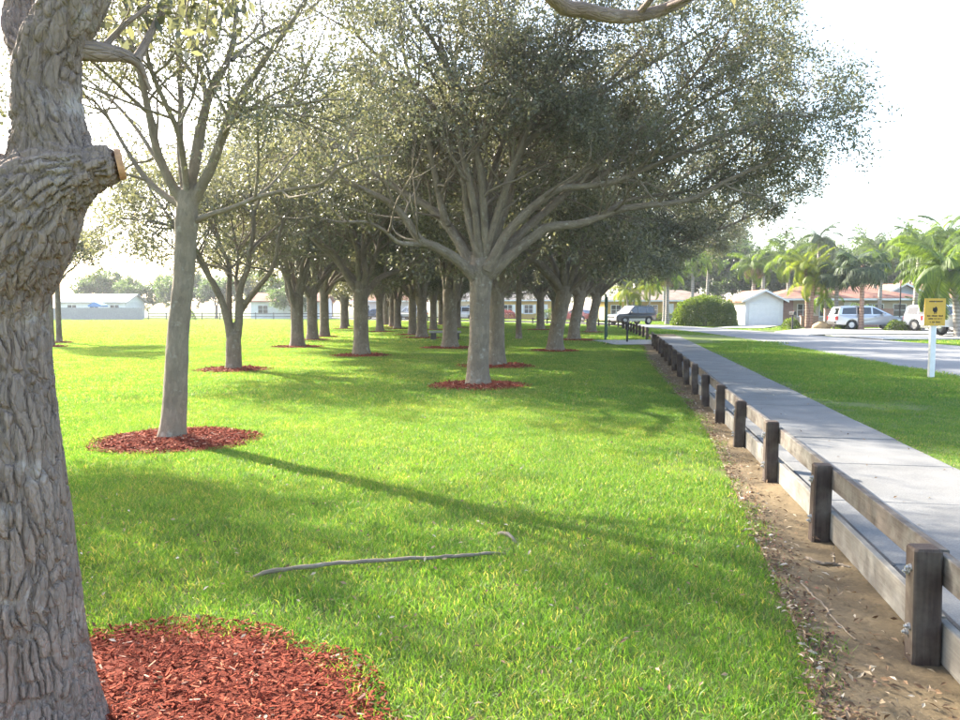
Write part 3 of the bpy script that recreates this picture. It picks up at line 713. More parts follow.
hero('oak_tree', B3, [(*P(234, 378, 19.9), .30), (*P(233.5, 371, 19.9), .245), (*P(233.5, 362, 19.9), .20), (*P(233.5, 345, 19.9), .19), (*P(234, 333, 19.9), .15)], limbs3, .034, M['bark'],
     [(9, .3, 1., (35, 70), (1.2, 2.4), (.022, .036), 6, .13, .03, 5, .7, .08), (5, .2, 1., (30, 65), (.6, 1.2), (.009, .014), 4, .16, .0, 4, .85, .0), (4, .15, 1., (25, 70), (.3, .6), (.004, .006), 3, .2, -.05, 3, .95, 0)],
     dict(m=26, size=.105, spread=.13, zmin=2.7, prune=2.5, keep=hollow(4.8, 1.8, .42)), 'oak splitting low into a V of stems, standing in sun left of the grove', None, 15)

# ------------------------------------------------------------------ red mulch
def mulch_mat():
    m, nt, b = new_mat('red_mulch')
    g_ = nt.nodes.new('ShaderNodeNewGeometry')
    c = ramp(nt, g_.outputs['Random Per Island'], [(0, (.12, .026, .014)), (.45, (.225, .045, .024)), (.90, (.33, .085, .045)), (.97, (.48, .18, .10)), (1, (.52, .36, .26))])
    n_ = noise(nt, posn(nt), 70, 4)
    c = mixc(nt, 1.0, c, ramp(nt, n_, [(.3, (.7, .7, .7)), (.7, (1.2, 1.2, 1.2))]), 'MULTIPLY')
    nt.links.new(c, b.inputs['Base Color']); b.inputs['Roughness'].default_value = .95; b.inputs['Specular IOR Level'].default_value = .1
    bump(nt, n_, .8, .006, b); return m
M['mulch'] = mulch_mat()
def mulch_bed(rad, nchip, clen, seed, wob=.12):
    """mound with an uneven rim, covered in wood chips"""
    rg = np.random.default_rng(seed); na, nr = 48, 9
    th = np.linspace(0, 2 * np.pi, na, endpoint=False); ph = rg.uniform(0, 6, 4)
    rim = lambda t: rad * (1 + wob * (np.sin(2 * t + ph[0]) * .5 + np.sin(3 * t + ph[1]) * .35 + np.sin(7 * t + ph[2]) * .2 + np.sin(13 * t + ph[3]) * .12))
    t = np.linspace(0, 1, nr); rr = rim(th)[None] * t[:, None]
    V = np.stack([rr * np.cos(th), rr * np.sin(th), np.broadcast_to(.055 * (1 - t ** 2.2)[:, None] - .012, rr.shape) + rg.uniform(-.008, .008, rr.shape)], -1).reshape(-1, 3)
    j = np.arange(na); i = np.arange(nr - 1)[:, None] * na
    F = np.stack([i + j, i + na + j, i + na + (j + 1) % na, i + (j + 1) % na], -1).reshape(-1, 4)
    a = rg.uniform(0, 2 * np.pi, nchip); s = np.sqrt(rg.uniform(.02, 1.12, nchip)); x = rim(a) * s
    c = np.stack([x * np.cos(a), x * np.sin(a), .055 * (1 - np.minimum(s, 1) ** 2.2) + rg.uniform(-.006, .014, nchip)], 1)
    L = clen * rg.uniform(.35, 1.3, nchip)[:, None]; W = L * rg.uniform(.14, .38, nchip)[:, None]; H = L * .07
    d = rg.normal(0, 1, (nchip, 3)); d[:, 2] *= .28; d = unit(d); n_ = rg.normal(0, .4, (nchip, 3)); n_[:, 2] += 1; w = unit(np.cross(d, n_)); u = np.cross(w, d)
    cs = [(-1, -1, -1), (1, -.7, -1), (1, .7, -1), (-1, 1, -1), (-1, -.8, 1), (.9, -.6, 1), (.9, .5, 1), (-1, .8, 1)]
    CV = np.stack([c + d * L * .5 * p[0] + w * W * .5 * p[1] + u * H * .5 * p[2] for p in cs], 1).reshape(-1, 3)
    bf = np.array([(4, 5, 6, 7), (0, 1, 5, 4), (1, 2, 6, 5), (2, 3, 7, 6), (3, 0, 4, 7)])
    CF = (np.arange(nchip)[:, None, None] * 8 + bf[None]).reshape(-1, 4)
    return mesh_np('mulch', np.concatenate([V, CV]), [np.concatenate([F, CF + len(V)])], False)
MULCH = []
def put_mulch(me, loc, rad, rz, label, sc=1.0):
    o = link('mulch', me, M['mulch']); o.location = (loc[0], loc[1], .0); o.rotation_euler = (0, 0, rz); o.scale = (sc, sc, 1)
    tag(o, label, kind='stuff'); MULCH.append((loc[0], loc[1], rad * sc)); return o
put_mulch(mulch_bed(1.22, 14000, .034, 1, .13), (-1.55, 2.62), 1.20, .5, 'bed of red wood mulch round the near oak')
put_mulch(mulch_bed(.93, 3800, .06, 2, .06), B2, .93, 0, 'red mulch ring round the slim oak')
put_mulch(mulch_bed(1.0, 2400, .08, 3, .06), B1, 1.0, 0, 'red mulch ring round the big spreading oak')
ring = mulch_bed(1.0, 900, .12, 4, .07)
put_mulch(ring, B3, 1.0, .7, 'red mulch ring round the V-stemmed oak', .98)
for i, (loc, v, rz, sc, lab) in enumerate(grove):
    if v == 'thin': continue
    put_mulch(ring, loc, 1.0, i * 1.3, 'red mulch ring round a grove oak', random.uniform(.85, 1.25))
put_mulch(ring, (-17.6, 31.6), 1.0, 1, 'red mulch ring round a young field oak', .7)
put_mulch(ring, (-19.3, 35.3), 1.0, 2, 'red mulch ring round a young field oak', .7)

# ------------------------------------------------------------------ grass
def grass_mat(name='grass_blade'):
    m, nt, b = new_mat(name)
    g_ = nt.nodes.new('ShaderNodeNewGeometry')
    col = ramp(nt, g_.outputs['Random Per Island'], [(0, (.055, .12, .022)), (.5, (.09, .185, .032)), (.80, (.135, .23, .044)), (.90, (.26, .25, .085)), (1, (.36, .29, .16))])
    pz = g_.outputs['Position']
    dry = ramp(nt, noise(nt, pz, .55, 5, .6), [(.46, (0, 0, 0)), (.66, (1, 1, 1))])
    mul = N(nt, 'ShaderNodeMath', operation='MULTIPLY'); nt.links.new(dry, mul.inputs[0]); mul.inputs[1].default_value = .55
    col = mixc(nt, mul.outputs[0], col, mixc(nt, 1.0, col, (1.55, 1.15, 1.35), 'MULTIPLY'))
    lush = ramp(nt, noise(nt, pz, 1.7, 4, .6), [(.35, (.78, .86, .8)), (.65, (1.12, 1.08, 1.0))])
    col = mixc(nt, 1.0, col, lush, 'MULTIPLY')
    broad = ramp(nt, noise(nt, pz, .13, 5, .65, .6), [(.32, (.80, .84, .8)), (.68, (1.1, 1.06, 1.0))])
    col = mixc(nt, 1.0, col, broad, 'MULTIPLY')
    nt.links.new(col, b.inputs['Base Color']); b.inputs['Roughness'].default_value = .5; b.inputs['Specular IOR Level'].default_value = .35
    t = nt.nodes.new('ShaderNodeBsdfTranslucent'); nt.links.new(mixc(nt, 1.0, col, (2.0, 2.0, .85), 'MULTIPLY'), t.inputs[0])
    mx = nt.nodes.new('ShaderNodeMixShader'); mx.inputs[0].default_value = .5
    nt.links.new(b.outputs[0], mx.inputs[1]); nt.links.new(t.outputs[0], mx.inputs[2]); nt.links.new(mx.outputs[0], nt.nodes['Material Output'].inputs[0])
    return m
M['grass'] = grass_mat()
def grass_tile(n, Rr, h, w, seed):
    rg = np.random.default_rng(seed)
    a = rg.uniform(0, 2 * np.pi, n); s = Rr * np.sqrt(rg.uniform(0, 1, n)) * rg.uniform(.8, 1.15, n)
    p = np.stack([s * np.cos(a), s * np.sin(a), np.full(n, -.02)], 1)
    y = rg.uniform(0, 2 * np.pi, n); sd = np.stack([np.cos(y), np.sin(y), np.zeros(n)], 1)
    ln = rg.normal(0, .55, (n, 3)); ln[:, 2] = 1; ln = unit(ln)
    H = (h * rg.uniform(.55, 1.25, n))[:, None] + .02; W = (w * rg.uniform(.7, 1.3, n))[:, None]
    bend = rg.normal(0, .5, (n, 3)); bend[:, 2] = -.25
    m1 = p + ln * H * .55; tip = p + ln * H + bend * H * .4
    V = np.stack([p - sd * W * .5, p + sd * W * .5, m1 + sd * W * .42, m1 - sd * W * .42, tip], 1).reshape(-1, 3)
    b_ = np.arange(n)[:, None] * 5
    return mesh_np('grass_tile', V, [b_ + np.array([(0, 1, 2, 3)]), b_ + np.array([(3, 2, 4)])], True)
gcol = bpy.data.collections.new('grass_tiles')
tiles = [grass_tile(190, .16, .034, .0040, 1), grass_tile(190, .16, .029, .0040, 2), grass_tile(160, .15, .045, .0042, 3),
         grass_tile(520, .55, .045, .0095, 4), grass_tile(520, .55, .05, .0095, 5), grass_tile(1500, 2.2, .055, .034, 6), grass_tile(1500, 2.2, .06, .034, 7)]
for i, t in enumerate(tiles):
    t.materials.append(M['grass']); o = bpy.data.objects.new('grass_tile_%d' % i, t); gcol.objects.link(o)
def scatter(y0, y1, step, xl, xr):
    ys = np.arange(y0, y1, step); out = []
    for y in ys:
        w0, w1 = xl(y), xr(y); xs = np.arange(w0, w1, step); out.append(np.stack([xs, np.full(len(xs), y)], 1))
    p = np.concatenate(out); return p + rng.uniform(-.5, .5, p.shape) * step
rng = np.random.default_rng(77)
fl = lambda y: -(y * .66 + 1.6); fr = lambda y: y * .66 + 1.6
near_p = scatter(2.4, 13.5, .145, fl, fr); mid_p = scatter(13.2, 36, .40, fl, fr); far_p = scatter(35, 112, 1.5, fl, lambda y: y * .70 + 3)
def rn_x(y): return np.interp(y, RN[:, 1], RN[:, 0])
def rf_x(y): return np.interp(y, RF[:, 1], RF[:, 0])
dcat = catmull(DIRT_L, 140)
def lawn_ok(p, pad):
    x, y = p[:, 0], p[:, 1]; fx = fence_x(y)
    edge = np.interp(y, dcat[:, 1], dcat[:, 0])
    walkr = fx + (SW1 + .01) * 1.0165
    park = np.where(y < 34.5, x < edge - (.45 if .1 < pad < .5 else 0) + .03 * rng.normal(0, 1, len(x)), x < np.minimum(rn_x(y), fx + 30) - .1 - pad * .5)
    vg = (x > walkr + pad * .8) & (x < rn_x(y) - .12 - pad) & (y < 38)
    opn = (y > 33) & (y < 39.5) & (x > fence_x(33.6) - 2.1 - pad) & (x < fence_x(33.6) + 3.5 + pad)
    beyond = (x > rf_x(y) + .25 + pad) & (y < 110)
    for (xa, xb, ya, yb) in ((18, 26, 59.5, 66), (19, 37.5, 45, 58.8), (19.5, 36.5, 38, 45.3)):
        beyond &= ~((x > xa) & (x < xb) & (y > ya) & (y < yb))
    ok = (park | vg | beyond) & ~opn
    for mx_, my_, mr in MULCH: ok &= (x - mx_) ** 2 + (y - my_) ** 2 > (mr * .98 - min(pad, .1)) ** 2
    # bare worn patches thin the turf
    th = fbm(np.c_[p, np.zeros(len(p))], .9, 4, 50)
    ok &= rng.uniform(0, 1, len(p)) < np.clip(1.6 - (th - .52) * 6, .35, 1)
    z = np.where(vg, verge_z(p, np.clip((x - walkr) / np.maximum(rn_x(y) - walkr, .1), 0, 1)), 0.0)
    return ok, z
band = scatter(13.2, 34, .15, lambda y: np.interp(y, dcat[:, 1], dcat[:, 0]) - .75, lambda y: np.interp(y, dcat[:, 1], dcat[:, 0]) + .1)
sets = []
for p, ids, pad, sr in ((near_p, (0, 1, 2), .04, (.8, 1.2)), (band, (0, 1, 2), .04, (.9, 1.3)), (mid_p, (3, 4), .22, (.9, 1.15)), (far_p, (5, 6), .7, (.9, 1.1))):
    ok, z = lawn_ok(p, pad); q = np.c_[p, z][ok]
    pick = rng.choice(np.array(ids), len(q), p=None if len(ids) < 3 else [.45, .4, .15])
    sets.append((q, pick, rng.uniform(0, 6.28, len(q)), rng.uniform(*sr, len(q))))
gp = np.concatenate([s[0] for s in sets]); gi_ = np.concatenate([s[1] for s in sets]); gr_ = np.concatenate([s[2] for s in sets]); gs_ = np.concatenate([s[3] for s in sets])
gme = mesh_np('lawn_grass', gp, [], True, {'rot': ('FLOAT', gr_), 'scl': ('FLOAT', gs_), 'pick': ('FLOAT', gi_)})
gob = link('lawn_grass', gme, M['grass']); tag(gob, 'short mown grass of the park lawn and verge', kind='stuff')
ng = bpy.data.node_groups.new('grass_scatter', 'GeometryNodeTree')
ng.interface.new_socket('Geometry', in_out='INPUT', socket_type='NodeSocketGeometry'); ng.interface.new_socket('Geometry', in_out='OUTPUT', socket_type='NodeSocketGeometry')
gin = ng.nodes.new('NodeGroupInput'); gout = ng.nodes.new('NodeGroupOutput'); iop = ng.nodes.new('GeometryNodeInstanceOnPoints')
ci = ng.nodes.new('GeometryNodeCollectionInfo'); ci.inputs['Collection'].default_value = gcol; ci.inputs['Separate Children'].default_value = True; ci.inputs['Reset Children'].default_value = True
def nattr(nm):
    a = ng.nodes.new('GeometryNodeInputNamedAttribute'); a.data_type = 'FLOAT'; a.inputs['Name'].default_value = nm; return a.outputs['Attribute']
cx = ng.nodes.new('ShaderNodeCombineXYZ'); ng.links.new(nattr('rot'), cx.inputs[2])
ng.links.new(gin.outputs[0], iop.inputs['Points']); ng.links.new(ci.outputs[0], iop.inputs['Instance'])
iop.inputs['Pick Instance'].default_value = True
ng.links.new(nattr('pick'), iop.inputs['Instance Index']); ng.links.new(cx.outputs[0], iop.inputs['Rotation']); ng.links.new(nattr('scl'), iop.inputs['Scale'])
ng.links.new(iop.outputs[0], gout.inputs[0])
gm = gob.modifiers.new('scatter', 'NODES'); gm.node_group = ng
print('grass tiles', len(gp))
# ------------------------------------------------------------------ low wooden fence
def wood_mat(name, lo, hi, grain=(3, 60, 60), weather=(.30, .28, .24), amt=.5):
    m, nt, b = new_mat(name); c = coords(nt)
    oi = nt.nodes.new('ShaderNodeObjectInfo')
    sh = N(nt, 'ShaderNodeVectorMath', operation='ADD'); nt.links.new(c, sh.inputs[0])
    cb = N(nt, 'ShaderNodeCombineXYZ'); ml = N(nt, 'ShaderNodeMath', operation='MULTIPLY'); nt.links.new(oi.outputs['Random'], ml.inputs[0]); ml.inputs[1].default_value = 20
    [nt.links.new(ml.outputs[0], cb.inputs[i]) for i in range(3)]; nt.links.new(cb.outputs[0], sh.inputs[1])
    mp = N(nt, 'ShaderNodeMapping'); mp.inputs['Scale'].default_value = grain; nt.links.new(sh.outputs[0], mp.inputs[0])
    gr = noise(nt, mp.outputs[0], 1.0, 6, .65, .4)
    col = ramp(nt, gr, [(.3, lo), (.7, hi)])
    st = ramp(nt, noise(nt, sh.outputs[0], 6.0, 5, .6), [(.45, (0, 0, 0)), (.7, (amt, amt, amt))])
    col = mixc(nt, st, col, weather)
    nt.links.new(col, b.inputs['Base Color']); b.inputs['Roughness'].default_value = .85; b.inputs['Specular IOR Level'].default_value = .25
    bump(nt, gr, .8, .004, b); return m
M['post_wood'] = wood_mat('dark_post_wood', (.03, .02, .016), (.066, .046, .036), (60, 60, 3), (.15, .13, .10), .45)
M['rail_wood'] = wood_mat('weathered_rail_wood', (.055, .044, .037), (.10, .084, .071), (3, 60, 60), (.17, .163, .143), .75)
M['board_wood'] = wood_mat('pale_retaining_board', (.11, .10, .085), (.175, .16, .138), (3, 60, 60), (.22, .213, .19), .8)
M['bolt'] = simple('galvanised_bolt', (.42, .42, .42), .45, .2, 40, .8)
fence = empty('wooden_fence', (FA[0], FA[1], 0), FYAW)
tag(fence, 'low weathered wooden post and rail fence running along the sidewalk', 'fence')
PS = 1.845
pm = []
for v in range(4):
    mb = MB(); mb.bevbox(-.055, .055, -.06, .06, -.15, .545 + random.uniform(-.012, .012), .012, .003); me = mb.mesh('post'); me.materials.append(M['post_wood']); pm.append(me)
mb = MB()
mb.tube((0, .0585, 0), (0, .066, 0), .017, .016, 10); mb.tube((0, .066, 0), (0, .085, 0), .0075, .0065, 8); mb.tube((0, .066, 0), (0, .076, 0), .0125, .0125, 6)
bolt1 = mb.mesh('bolt'); bolt1.materials.append(M['bolt'])
for k in range(-1, 17):
    o = link('post', pm[k % 4], None, fence); o.location = (PS * k + random.uniform(-.03, .03), random.uniform(-.006, .006), random.uniform(-.02, .015))
    o.rotation_euler = (R(random.uniform(-1.4, 1.4)), R(random.uniform(-1.2, 1.2)), R(random.uniform(-3, 3)))
    if k < 6:
        for bx, bz in ((-.012, .44), (.012, .415), (-.01, .165), (.012, .13)):
            q = link('bolt', bolt1, None, o); q.location = (bx, .0, bz)
def plank_mesh(name, L, h, t, mat, seed):
    rg = random.Random(seed); n = 8; v = []; f = []
    for i in range(n + 1):
        x = L * i / n; dy = rg.uniform(-.003, .003); dz = rg.uniform(-.003, .003)
        b = .004
        v += [(x, dy + b, dz), (x, dy + t - b, dz), (x, dy + t, dz + b), (x, dy + t, dz + h - b), (x, dy + t - b, dz + h), (x, dy + b, dz + h), (x, dy, dz + h - b), (x, dy, dz + b)]
    for i in range(n): f += [(i * 8 + j, i * 8 + (j + 1) % 8, i * 8 + 8 + (j + 1) % 8, i * 8 + 8 + j) for j in range(8)]
    f += [tuple(range(8)), tuple(reversed(range(n * 8, n * 8 + 8)))]
    mb = MB(); mb.add(v, f); me = mb.mesh(name); me.materials.append(mat); return me
rails = [plank_mesh('rail', 2 * PS - .008, .14, .042, M['rail_wood'], i) for i in range(3)]
boards = [plank_mesh('board', 2 * PS - .008, .19, .042, M['board_wood'], 10 + i) for i in range(3)]
for j, k in enumerate(range(-2, 17, 2)):
    o = link('rail', rails[j % 3], None, fence); o.location = (PS * k + .004, -.062 - .042, .355 + random.uniform(-.008, .008)); o.rotation_euler = (R(random.uniform(-1, 1)), R(random.uniform(-.15, .15)), 0)
    o = link('board', boards[j % 3], None, fence); o.location = (PS * k + .004, -.062 - .044, -.005 + random.uniform(-.008, .008))

# second run of fence beyond the opening, following the road
fp = catmull([(8.5, 39.2), (9.5, 47), (10.7, 57), (11.2, 64), (8.3, 73.5), (2, 83), (-7, 91.5), (-17, 101.5)], 60)
sl_ = np.concatenate([[0], np.cumsum(np.linalg.norm(np.diff(fp, axis=0), axis=1))])
f2 = empty('wooden_fence', (8.5, 39.2, 0)); tag(f2, 'dark low wooden fence beyond the path opening, following the street', 'fence')
mb = MB(); mb.bevbox(-.06, .06, -.06, .06, -.1, .62, .012); p2 = mb.mesh('post'); p2.materials.append(M['post_wood'])
stations = np.arange(0, sl_[-1], 2.4); pts2 = [np.array((np.interp(s, sl_, fp[:, 0]), np.interp(s, sl_, fp[:, 1]))) for s in stations]
mb = MB(); mb.box(0, 1, -.02, .02, 0, .13); r2 = mb.mesh('rail'); r2.materials.append(M['post_wood'])
for i, p in enumerate(pts2):
    o = link('post', p2, None, f2); o.location = (p[0] - 8.5, p[1] - 39.2, 0)
    if i + 1 < len(pts2):
        d = pts2[i + 1] - p; a = math.atan2(d[1], d[0]); nn = np.array((math.sin(a), -math.cos(a))) * .085
        for z in (.42, .14):
            o = link('rail', r2, None, f2); o.location = (p[0] - 8.5 + nn[0], p[1] - 39.2 + nn[1], z); o.rotation_euler = (0, 0, a); o.scale = (float(np.linalg.norm(d)) - .01, 1, 1)

# ------------------------------------------------------------------ things lying on the ground
rng = np.random.default_rng(21)
def lying(name, pts, r0, r1, mat, label, cat, n=24, kink=.004, sides=10, forks=()):
    p = catmull(pts, n); p[1:-1] += rng.normal(0, kink, (n - 2, 3)); rad = taper(np.array([r0]), np.array([r1]), n)
    rad = rad * rng.uniform(.85, 1.15, rad.shape); g_ = Geo(); base = np.array(pts[len(pts) // 2]) * (1, 1, 0)
    g_.add(*tubes((p - base)[None], rad, sides))
    for q in forks:
        q = catmull(q, 6); g_.add(*tubes((q - base)[None], taper(np.array([r1 * 1.1]), np.array([r1 * .4]), 6), 6))
    o = link(name, g_.mesh(name), mat); o.location = tuple(base); tag(o, label, cat); return o
lying('surface_root', [(-1.42, 4.50, -.04), (-1.28, 4.53, .012), (-1.02, 4.62, .026), (-.72, 4.70, .028), (-.42, 4.76, .026), (-.12, 4.82, .02), (.08, 4.92, .008), (.18, 5.0, -.03)], .014, .010, M['bark_smooth'], 'long thin exposed root lying across the grass in front', 'root', 40, .003)
lying('surface_root', [(.11, 5.42, -.03), (.16, 5.36, .008), (.21, 5.30, .008), (.25, 5.23, -.03)], .016, .012, M['bark_smooth'], 'short pale bump of root showing through the grass', 'root', 12, .002)
def G(px, py, z=0.0):
    u = (px - 480) / FPX; v = (360 - py) / FPX; d = (u, math.cos(PITCH) + v * math.sin(PITCH), -math.sin(PITCH) + v * math.cos(PITCH)); t = (z - CAM_H) / d[2]
    return np.array((d[0] * t, d[1] * t, z))
def dz(p): return float(dirt_z(np.array([[p[0], p[1]]]), np.array([.5]))[0])
def on_dirt(px, py, h=.008): q = G(px, py); return (q[0], q[1], dz(q) + h)
lying('fallen_twig', [on_dirt(801, 582), on_dirt(812, 592), on_dirt(824, 603), on_dirt(829, 611), on_dirt(838, 622), on_dirt(856, 639)], .007, .004, M['bark_smooth'], 'pale crooked twig lying on the bare dirt', 'twig', 22, .003, 7, [[on_dirt(829, 611), on_dirt(826, 616, .012), on_dirt(828, 620, .02)]])
lying('fallen_twig', [on_dirt(806, 557), on_dirt(821, 563, .012), on_dirt(838, 564, .012), on_dirt(850, 567)], .013, .007, M['bark'], 'stubby grey stick on the dirt by the second fence post', 'twig', 14, .003, 7, [[on_dirt(834, 563, .015), on_dirt(834, 559, .03), on_dirt(833, 556, .04)]])
lying('fallen_twig', [on_dirt(782, 584), on_dirt(790, 588), on_dirt(796, 596)], .005, .003, M['bark_smooth'], 'small thin twig on the dirt beside the grass edge', 'twig', 8, .002, 6)
# fallen leaves: too many to count
def litter(n, sampler, size, seed, z=.012):
    rg = np.random.default_rng(seed); p = sampler(rg, n); p = np.c_[p, np.zeros(len(p))]
    n = len(p); d = rg.normal(0, 1, (n, 3)); d[:, 2] *= .35; d = unit(d); nn = rg.normal(0, .5, (n, 3)); nn[:, 2] += 1; w = unit(np.cross(d, nn)); u = np.cross(w, d)
    L = size * rg.uniform(.5, 1.3, n)[:, None]; p[:, 2] = z + rg.uniform(0, .02, n)
    V = np.stack([p - d * L * .5, p + w * L * .2 + u * L * .1, p + d * L * .5, p - w * L * .2 + u * L * .1], 1).reshape(-1, 3)
    return V, np.arange(len(V)).reshape(-1, 4)
def s_dirt(rg, n):
    y = 2.8 + 22 * rg.uniform(0, 1, n) ** 1.6; e = np.interp(y, dcat[:, 1], dcat[:, 0]); f = fence_x(y); t = rg.uniform(0, 1, n) ** 2.6
    return np.stack([e + (f - e) * t + rg.normal(0, .03, n), y], 1)
def s_lawn(rg, n):
    y = 2.8 + 16 * rg.uniform(0, 1, n) ** 1.3; x = rg.uniform(-.65, .35, n) * y; p = np.stack([x, y], 1)
    return p[x < np.interp(y, dcat[:, 1], dcat[:, 0])]
def s_walk(rg, n):
    s = rg.uniform(0, 20, n); o_ = SW0 + (SW1 - SW0) * np.where(rg.uniform(0, 1, n) < .6, 1.02 - rg.exponential(.06, n), rg.uniform(0, 1, n))
    return FA[None] + FD[None] * s[:, None] + FN[None] * o_[:, None]
M['litter'] = foliage('fallen_leaf', [(0, (.10, .06, .035)), (.5, (.20, .13, .075)), (.85, (.34, .27, .18)), (1, (.48, .43, .35))], (1.1, 1, .8), .15, .8, .2)
V1, F1 = litter(2600, s_dirt, .042, 1, .004); V2, F2 = litter(1300, s_lawn, .035, 2, .028); V3, F3 = litter(260, s_walk, .035, 3, SWZ + .003)
lo = link('leaf_litter', mesh_np('leaf_litter', np.concatenate([V1, V2, V3]), [np.concatenate([F1, F2 + len(V1), F3 + len(V1) + len(V2)])], False), M['litter'])
tag(lo, 'scattered dry fallen leaves on dirt, lawn and sidewalk', kind='stuff')
# crumbs of mulch and pebbles along the dirt edge
def s_edge(rg, n):
    y = 2.7 + 20 * rg.uniform(0, 1, n) ** 1.7; e = np.interp(y, dcat[:, 1], dcat[:, 0]); return np.stack([e + np.abs(rg.normal(0, .09, n)) + .01, y], 1)
rg = np.random.default_rng(5); pp = s_edge(rg, 2200); cs = rg.uniform(.004, .014, len(pp))
oct_ = np.array([(1, 0, 0), (-1, 0, 0), (0, 1, 0), (0, -1, 0), (0, 0, .7), (0, 0, -.7)]); of = np.array([(0, 2, 4), (2, 1, 4), (1, 3, 4), (3, 0, 4)])
PV = (np.c_[pp, np.full(len(pp), .0)][:, None] + oct_[None] * cs[:, None, None] * rg.uniform(.6, 1.3, (len(pp), 6, 1))).reshape(-1, 3)
M['crumb'] = foliage('dark_crumb', [(0, (.05, .03, .02)), (.6, (.12, .075, .05)), (.9, (.22, .09, .06)), (1, (.4, .36, .3))], (1, 1, 1), 0.02, .9, .2)
po = link('ground_debris', mesh_np('ground_debris', PV, [(np.arange(len(pp))[:, None, None] * 6 + of[None]).reshape(-1, 3)], False), M['crumb'])
tag(po, 'dark crumbs of mulch and pebbles along the grass edge', kind='stuff')

# ------------------------------------------------------------------ signs and small furniture
M['white_paint'] = simple('white_painted_wood', (.72, .72, .70), .5, .08, 8, bmp=.001)
M['yellow_sign'] = simple('yellow_sign_sheet', (.62, .36, .03), .45, .12, 6)
M['black'] = simple('matt_black', (.02, .02, .02), .85, .2, 10)
M['green_paint'] = simple('dark_green_paint', (.015, .06, .04), .45, .2, 8)
M['concrete'] = simple('grey_concrete', (.28, .27, .25), .85, .2, 8, bmp=.004)
M['dark_concrete'] = simple('dark_stained_concrete', (.06, .055, .05), .85, .3, 8, bmp=.004)
sg = empty('warning_sign', (10.05, 17.1, .05), R(-6)); tag(sg, 'small yellow square sign on a white post in the verge', 'sign')
mb = MB(); mb.bevbox(-.06, .06, -.05, .05, -.2, 1.36, .012); mb.build('post', M['white_paint'], sg)
mb = MB(); mb.bevbox(-.22, .22, -.075, -.055, 1.16, 1.76, .004); pn = mb.build('panel', M['yellow_sign'], sg)
mb = MB()   # dark emblem and rows of small lettering, too small to read
mb.prism([(-.05, 1.49), (-.015, 1.455), (.03, 1.46), (.05, 1.50), (.045, 1.55), (.015, 1.585), (-.01, 1.555), (-.045, 1.56)], 'y', -.0785, -.0755)
mb.box(-.02, .0, -.0785, -.0755, 1.42, 1.456); mb.box(.02, .036, -.0785, -.0755, 1.425, 1.462)
rs = random.Random(4)
for z, w in ((1.68, .30), (1.36, .32), (1.30, .26), (1.225, .20)):
    x = -w / 2
    while x < w / 2:
        lw = rs.uniform(.012, .022)
        if rs.random() > .14: mb.box(x, x + lw, -.0785, -.0755, z, z + rs.uniform(.026, .034))
        x += lw + .007
mb.build('lettering', M['black'], pn)
for z in (1.22, 1.70):
    mb = MB(); mb.tube((0, -.076, z - .02), (0, -.083, z - .02), .011, .009, 8); mb.build('bolt', M['bolt'], sg)
# green park sign, seen nearly edge-on
ps = empty('park_sign', (6.35, 39.0, 0), math.atan2(2.2, .42)); tag(ps, 'dark green two-post park sign seen edge-on past the grove', 'sign')
for x in (0, 2.25):
    mb = MB(); mb.bevbox(x - .055, x + .055, -.055, .055, -.1, 2.3 if x == 0 else 2.2, .012); mb.build('post', M['green_paint'], ps)
mb = MB(); mb.bevbox(.07, 2.18, -.03, .03, .75, 1.55, .006); mb.build('panel', M['green_paint'], ps)
mb = MB(); mb.box(.07, 2.18, -.04, .04, 1.56, 1.62); mb.build('panel_cap', M['green_paint'], ps)
bo = empty('bollard', (6.92, 36.2, 0)); tag(bo, 'thin dark bollard post standing in the path opening', 'bollard')
mb = MB(); mb.tube((0, 0, -.1), (0, 0, .82), .045, .045, 12); mb.build('post', M['black'], bo); mb = MB(); mb.lathe([(.048, .80), (.05, .83), (.035, .86), (.001, .872)], 'z', n=12); mb.build('cap', M['black'], bo, True)
bn = empty('bench', (-1.75, 38.5, 0), R(4)); tag(bn, 'low dark bench half hidden behind a grove trunk', 'bench')
mb = MB(); mb.bevbox(-.8, .8, -.22, .22, .36, .46, .015); mb.build('seat', M['concrete'], bn)
for x in (-.58, .58):
    mb = MB(); mb.bevbox(x - .14, x + .14, -.18, .18, -.05, .36, .012); mb.build('leg', M['dark_concrete'], bn)
mbx = empty('mailbox', (22.7, 56.0, 0), R(15)); tag(mbx, 'black mailbox on a dark post by the street kerb', 'mailbox')
mb = MB(); mb.bevbox(-.05, .05, -.05, .05, -.1, 1.1, .01); mb.build('post', M['black'], mbx)
mb = MB(); mb.prism([(-.11, 1.1), (.11, 1.1), (.11, 1.26), (.08, 1.33), (.0, 1.36), (-.08, 1.33), (-.11, 1.26)], 'y', -.27, .27); mb.build('box', M['black'], mbx)
mb = MB(); mb.box(.115, .125, .05, .09, 1.2, 1.42); mb.build('flag', simple('red_flag', (.4, .03, .03), .5), mbx)
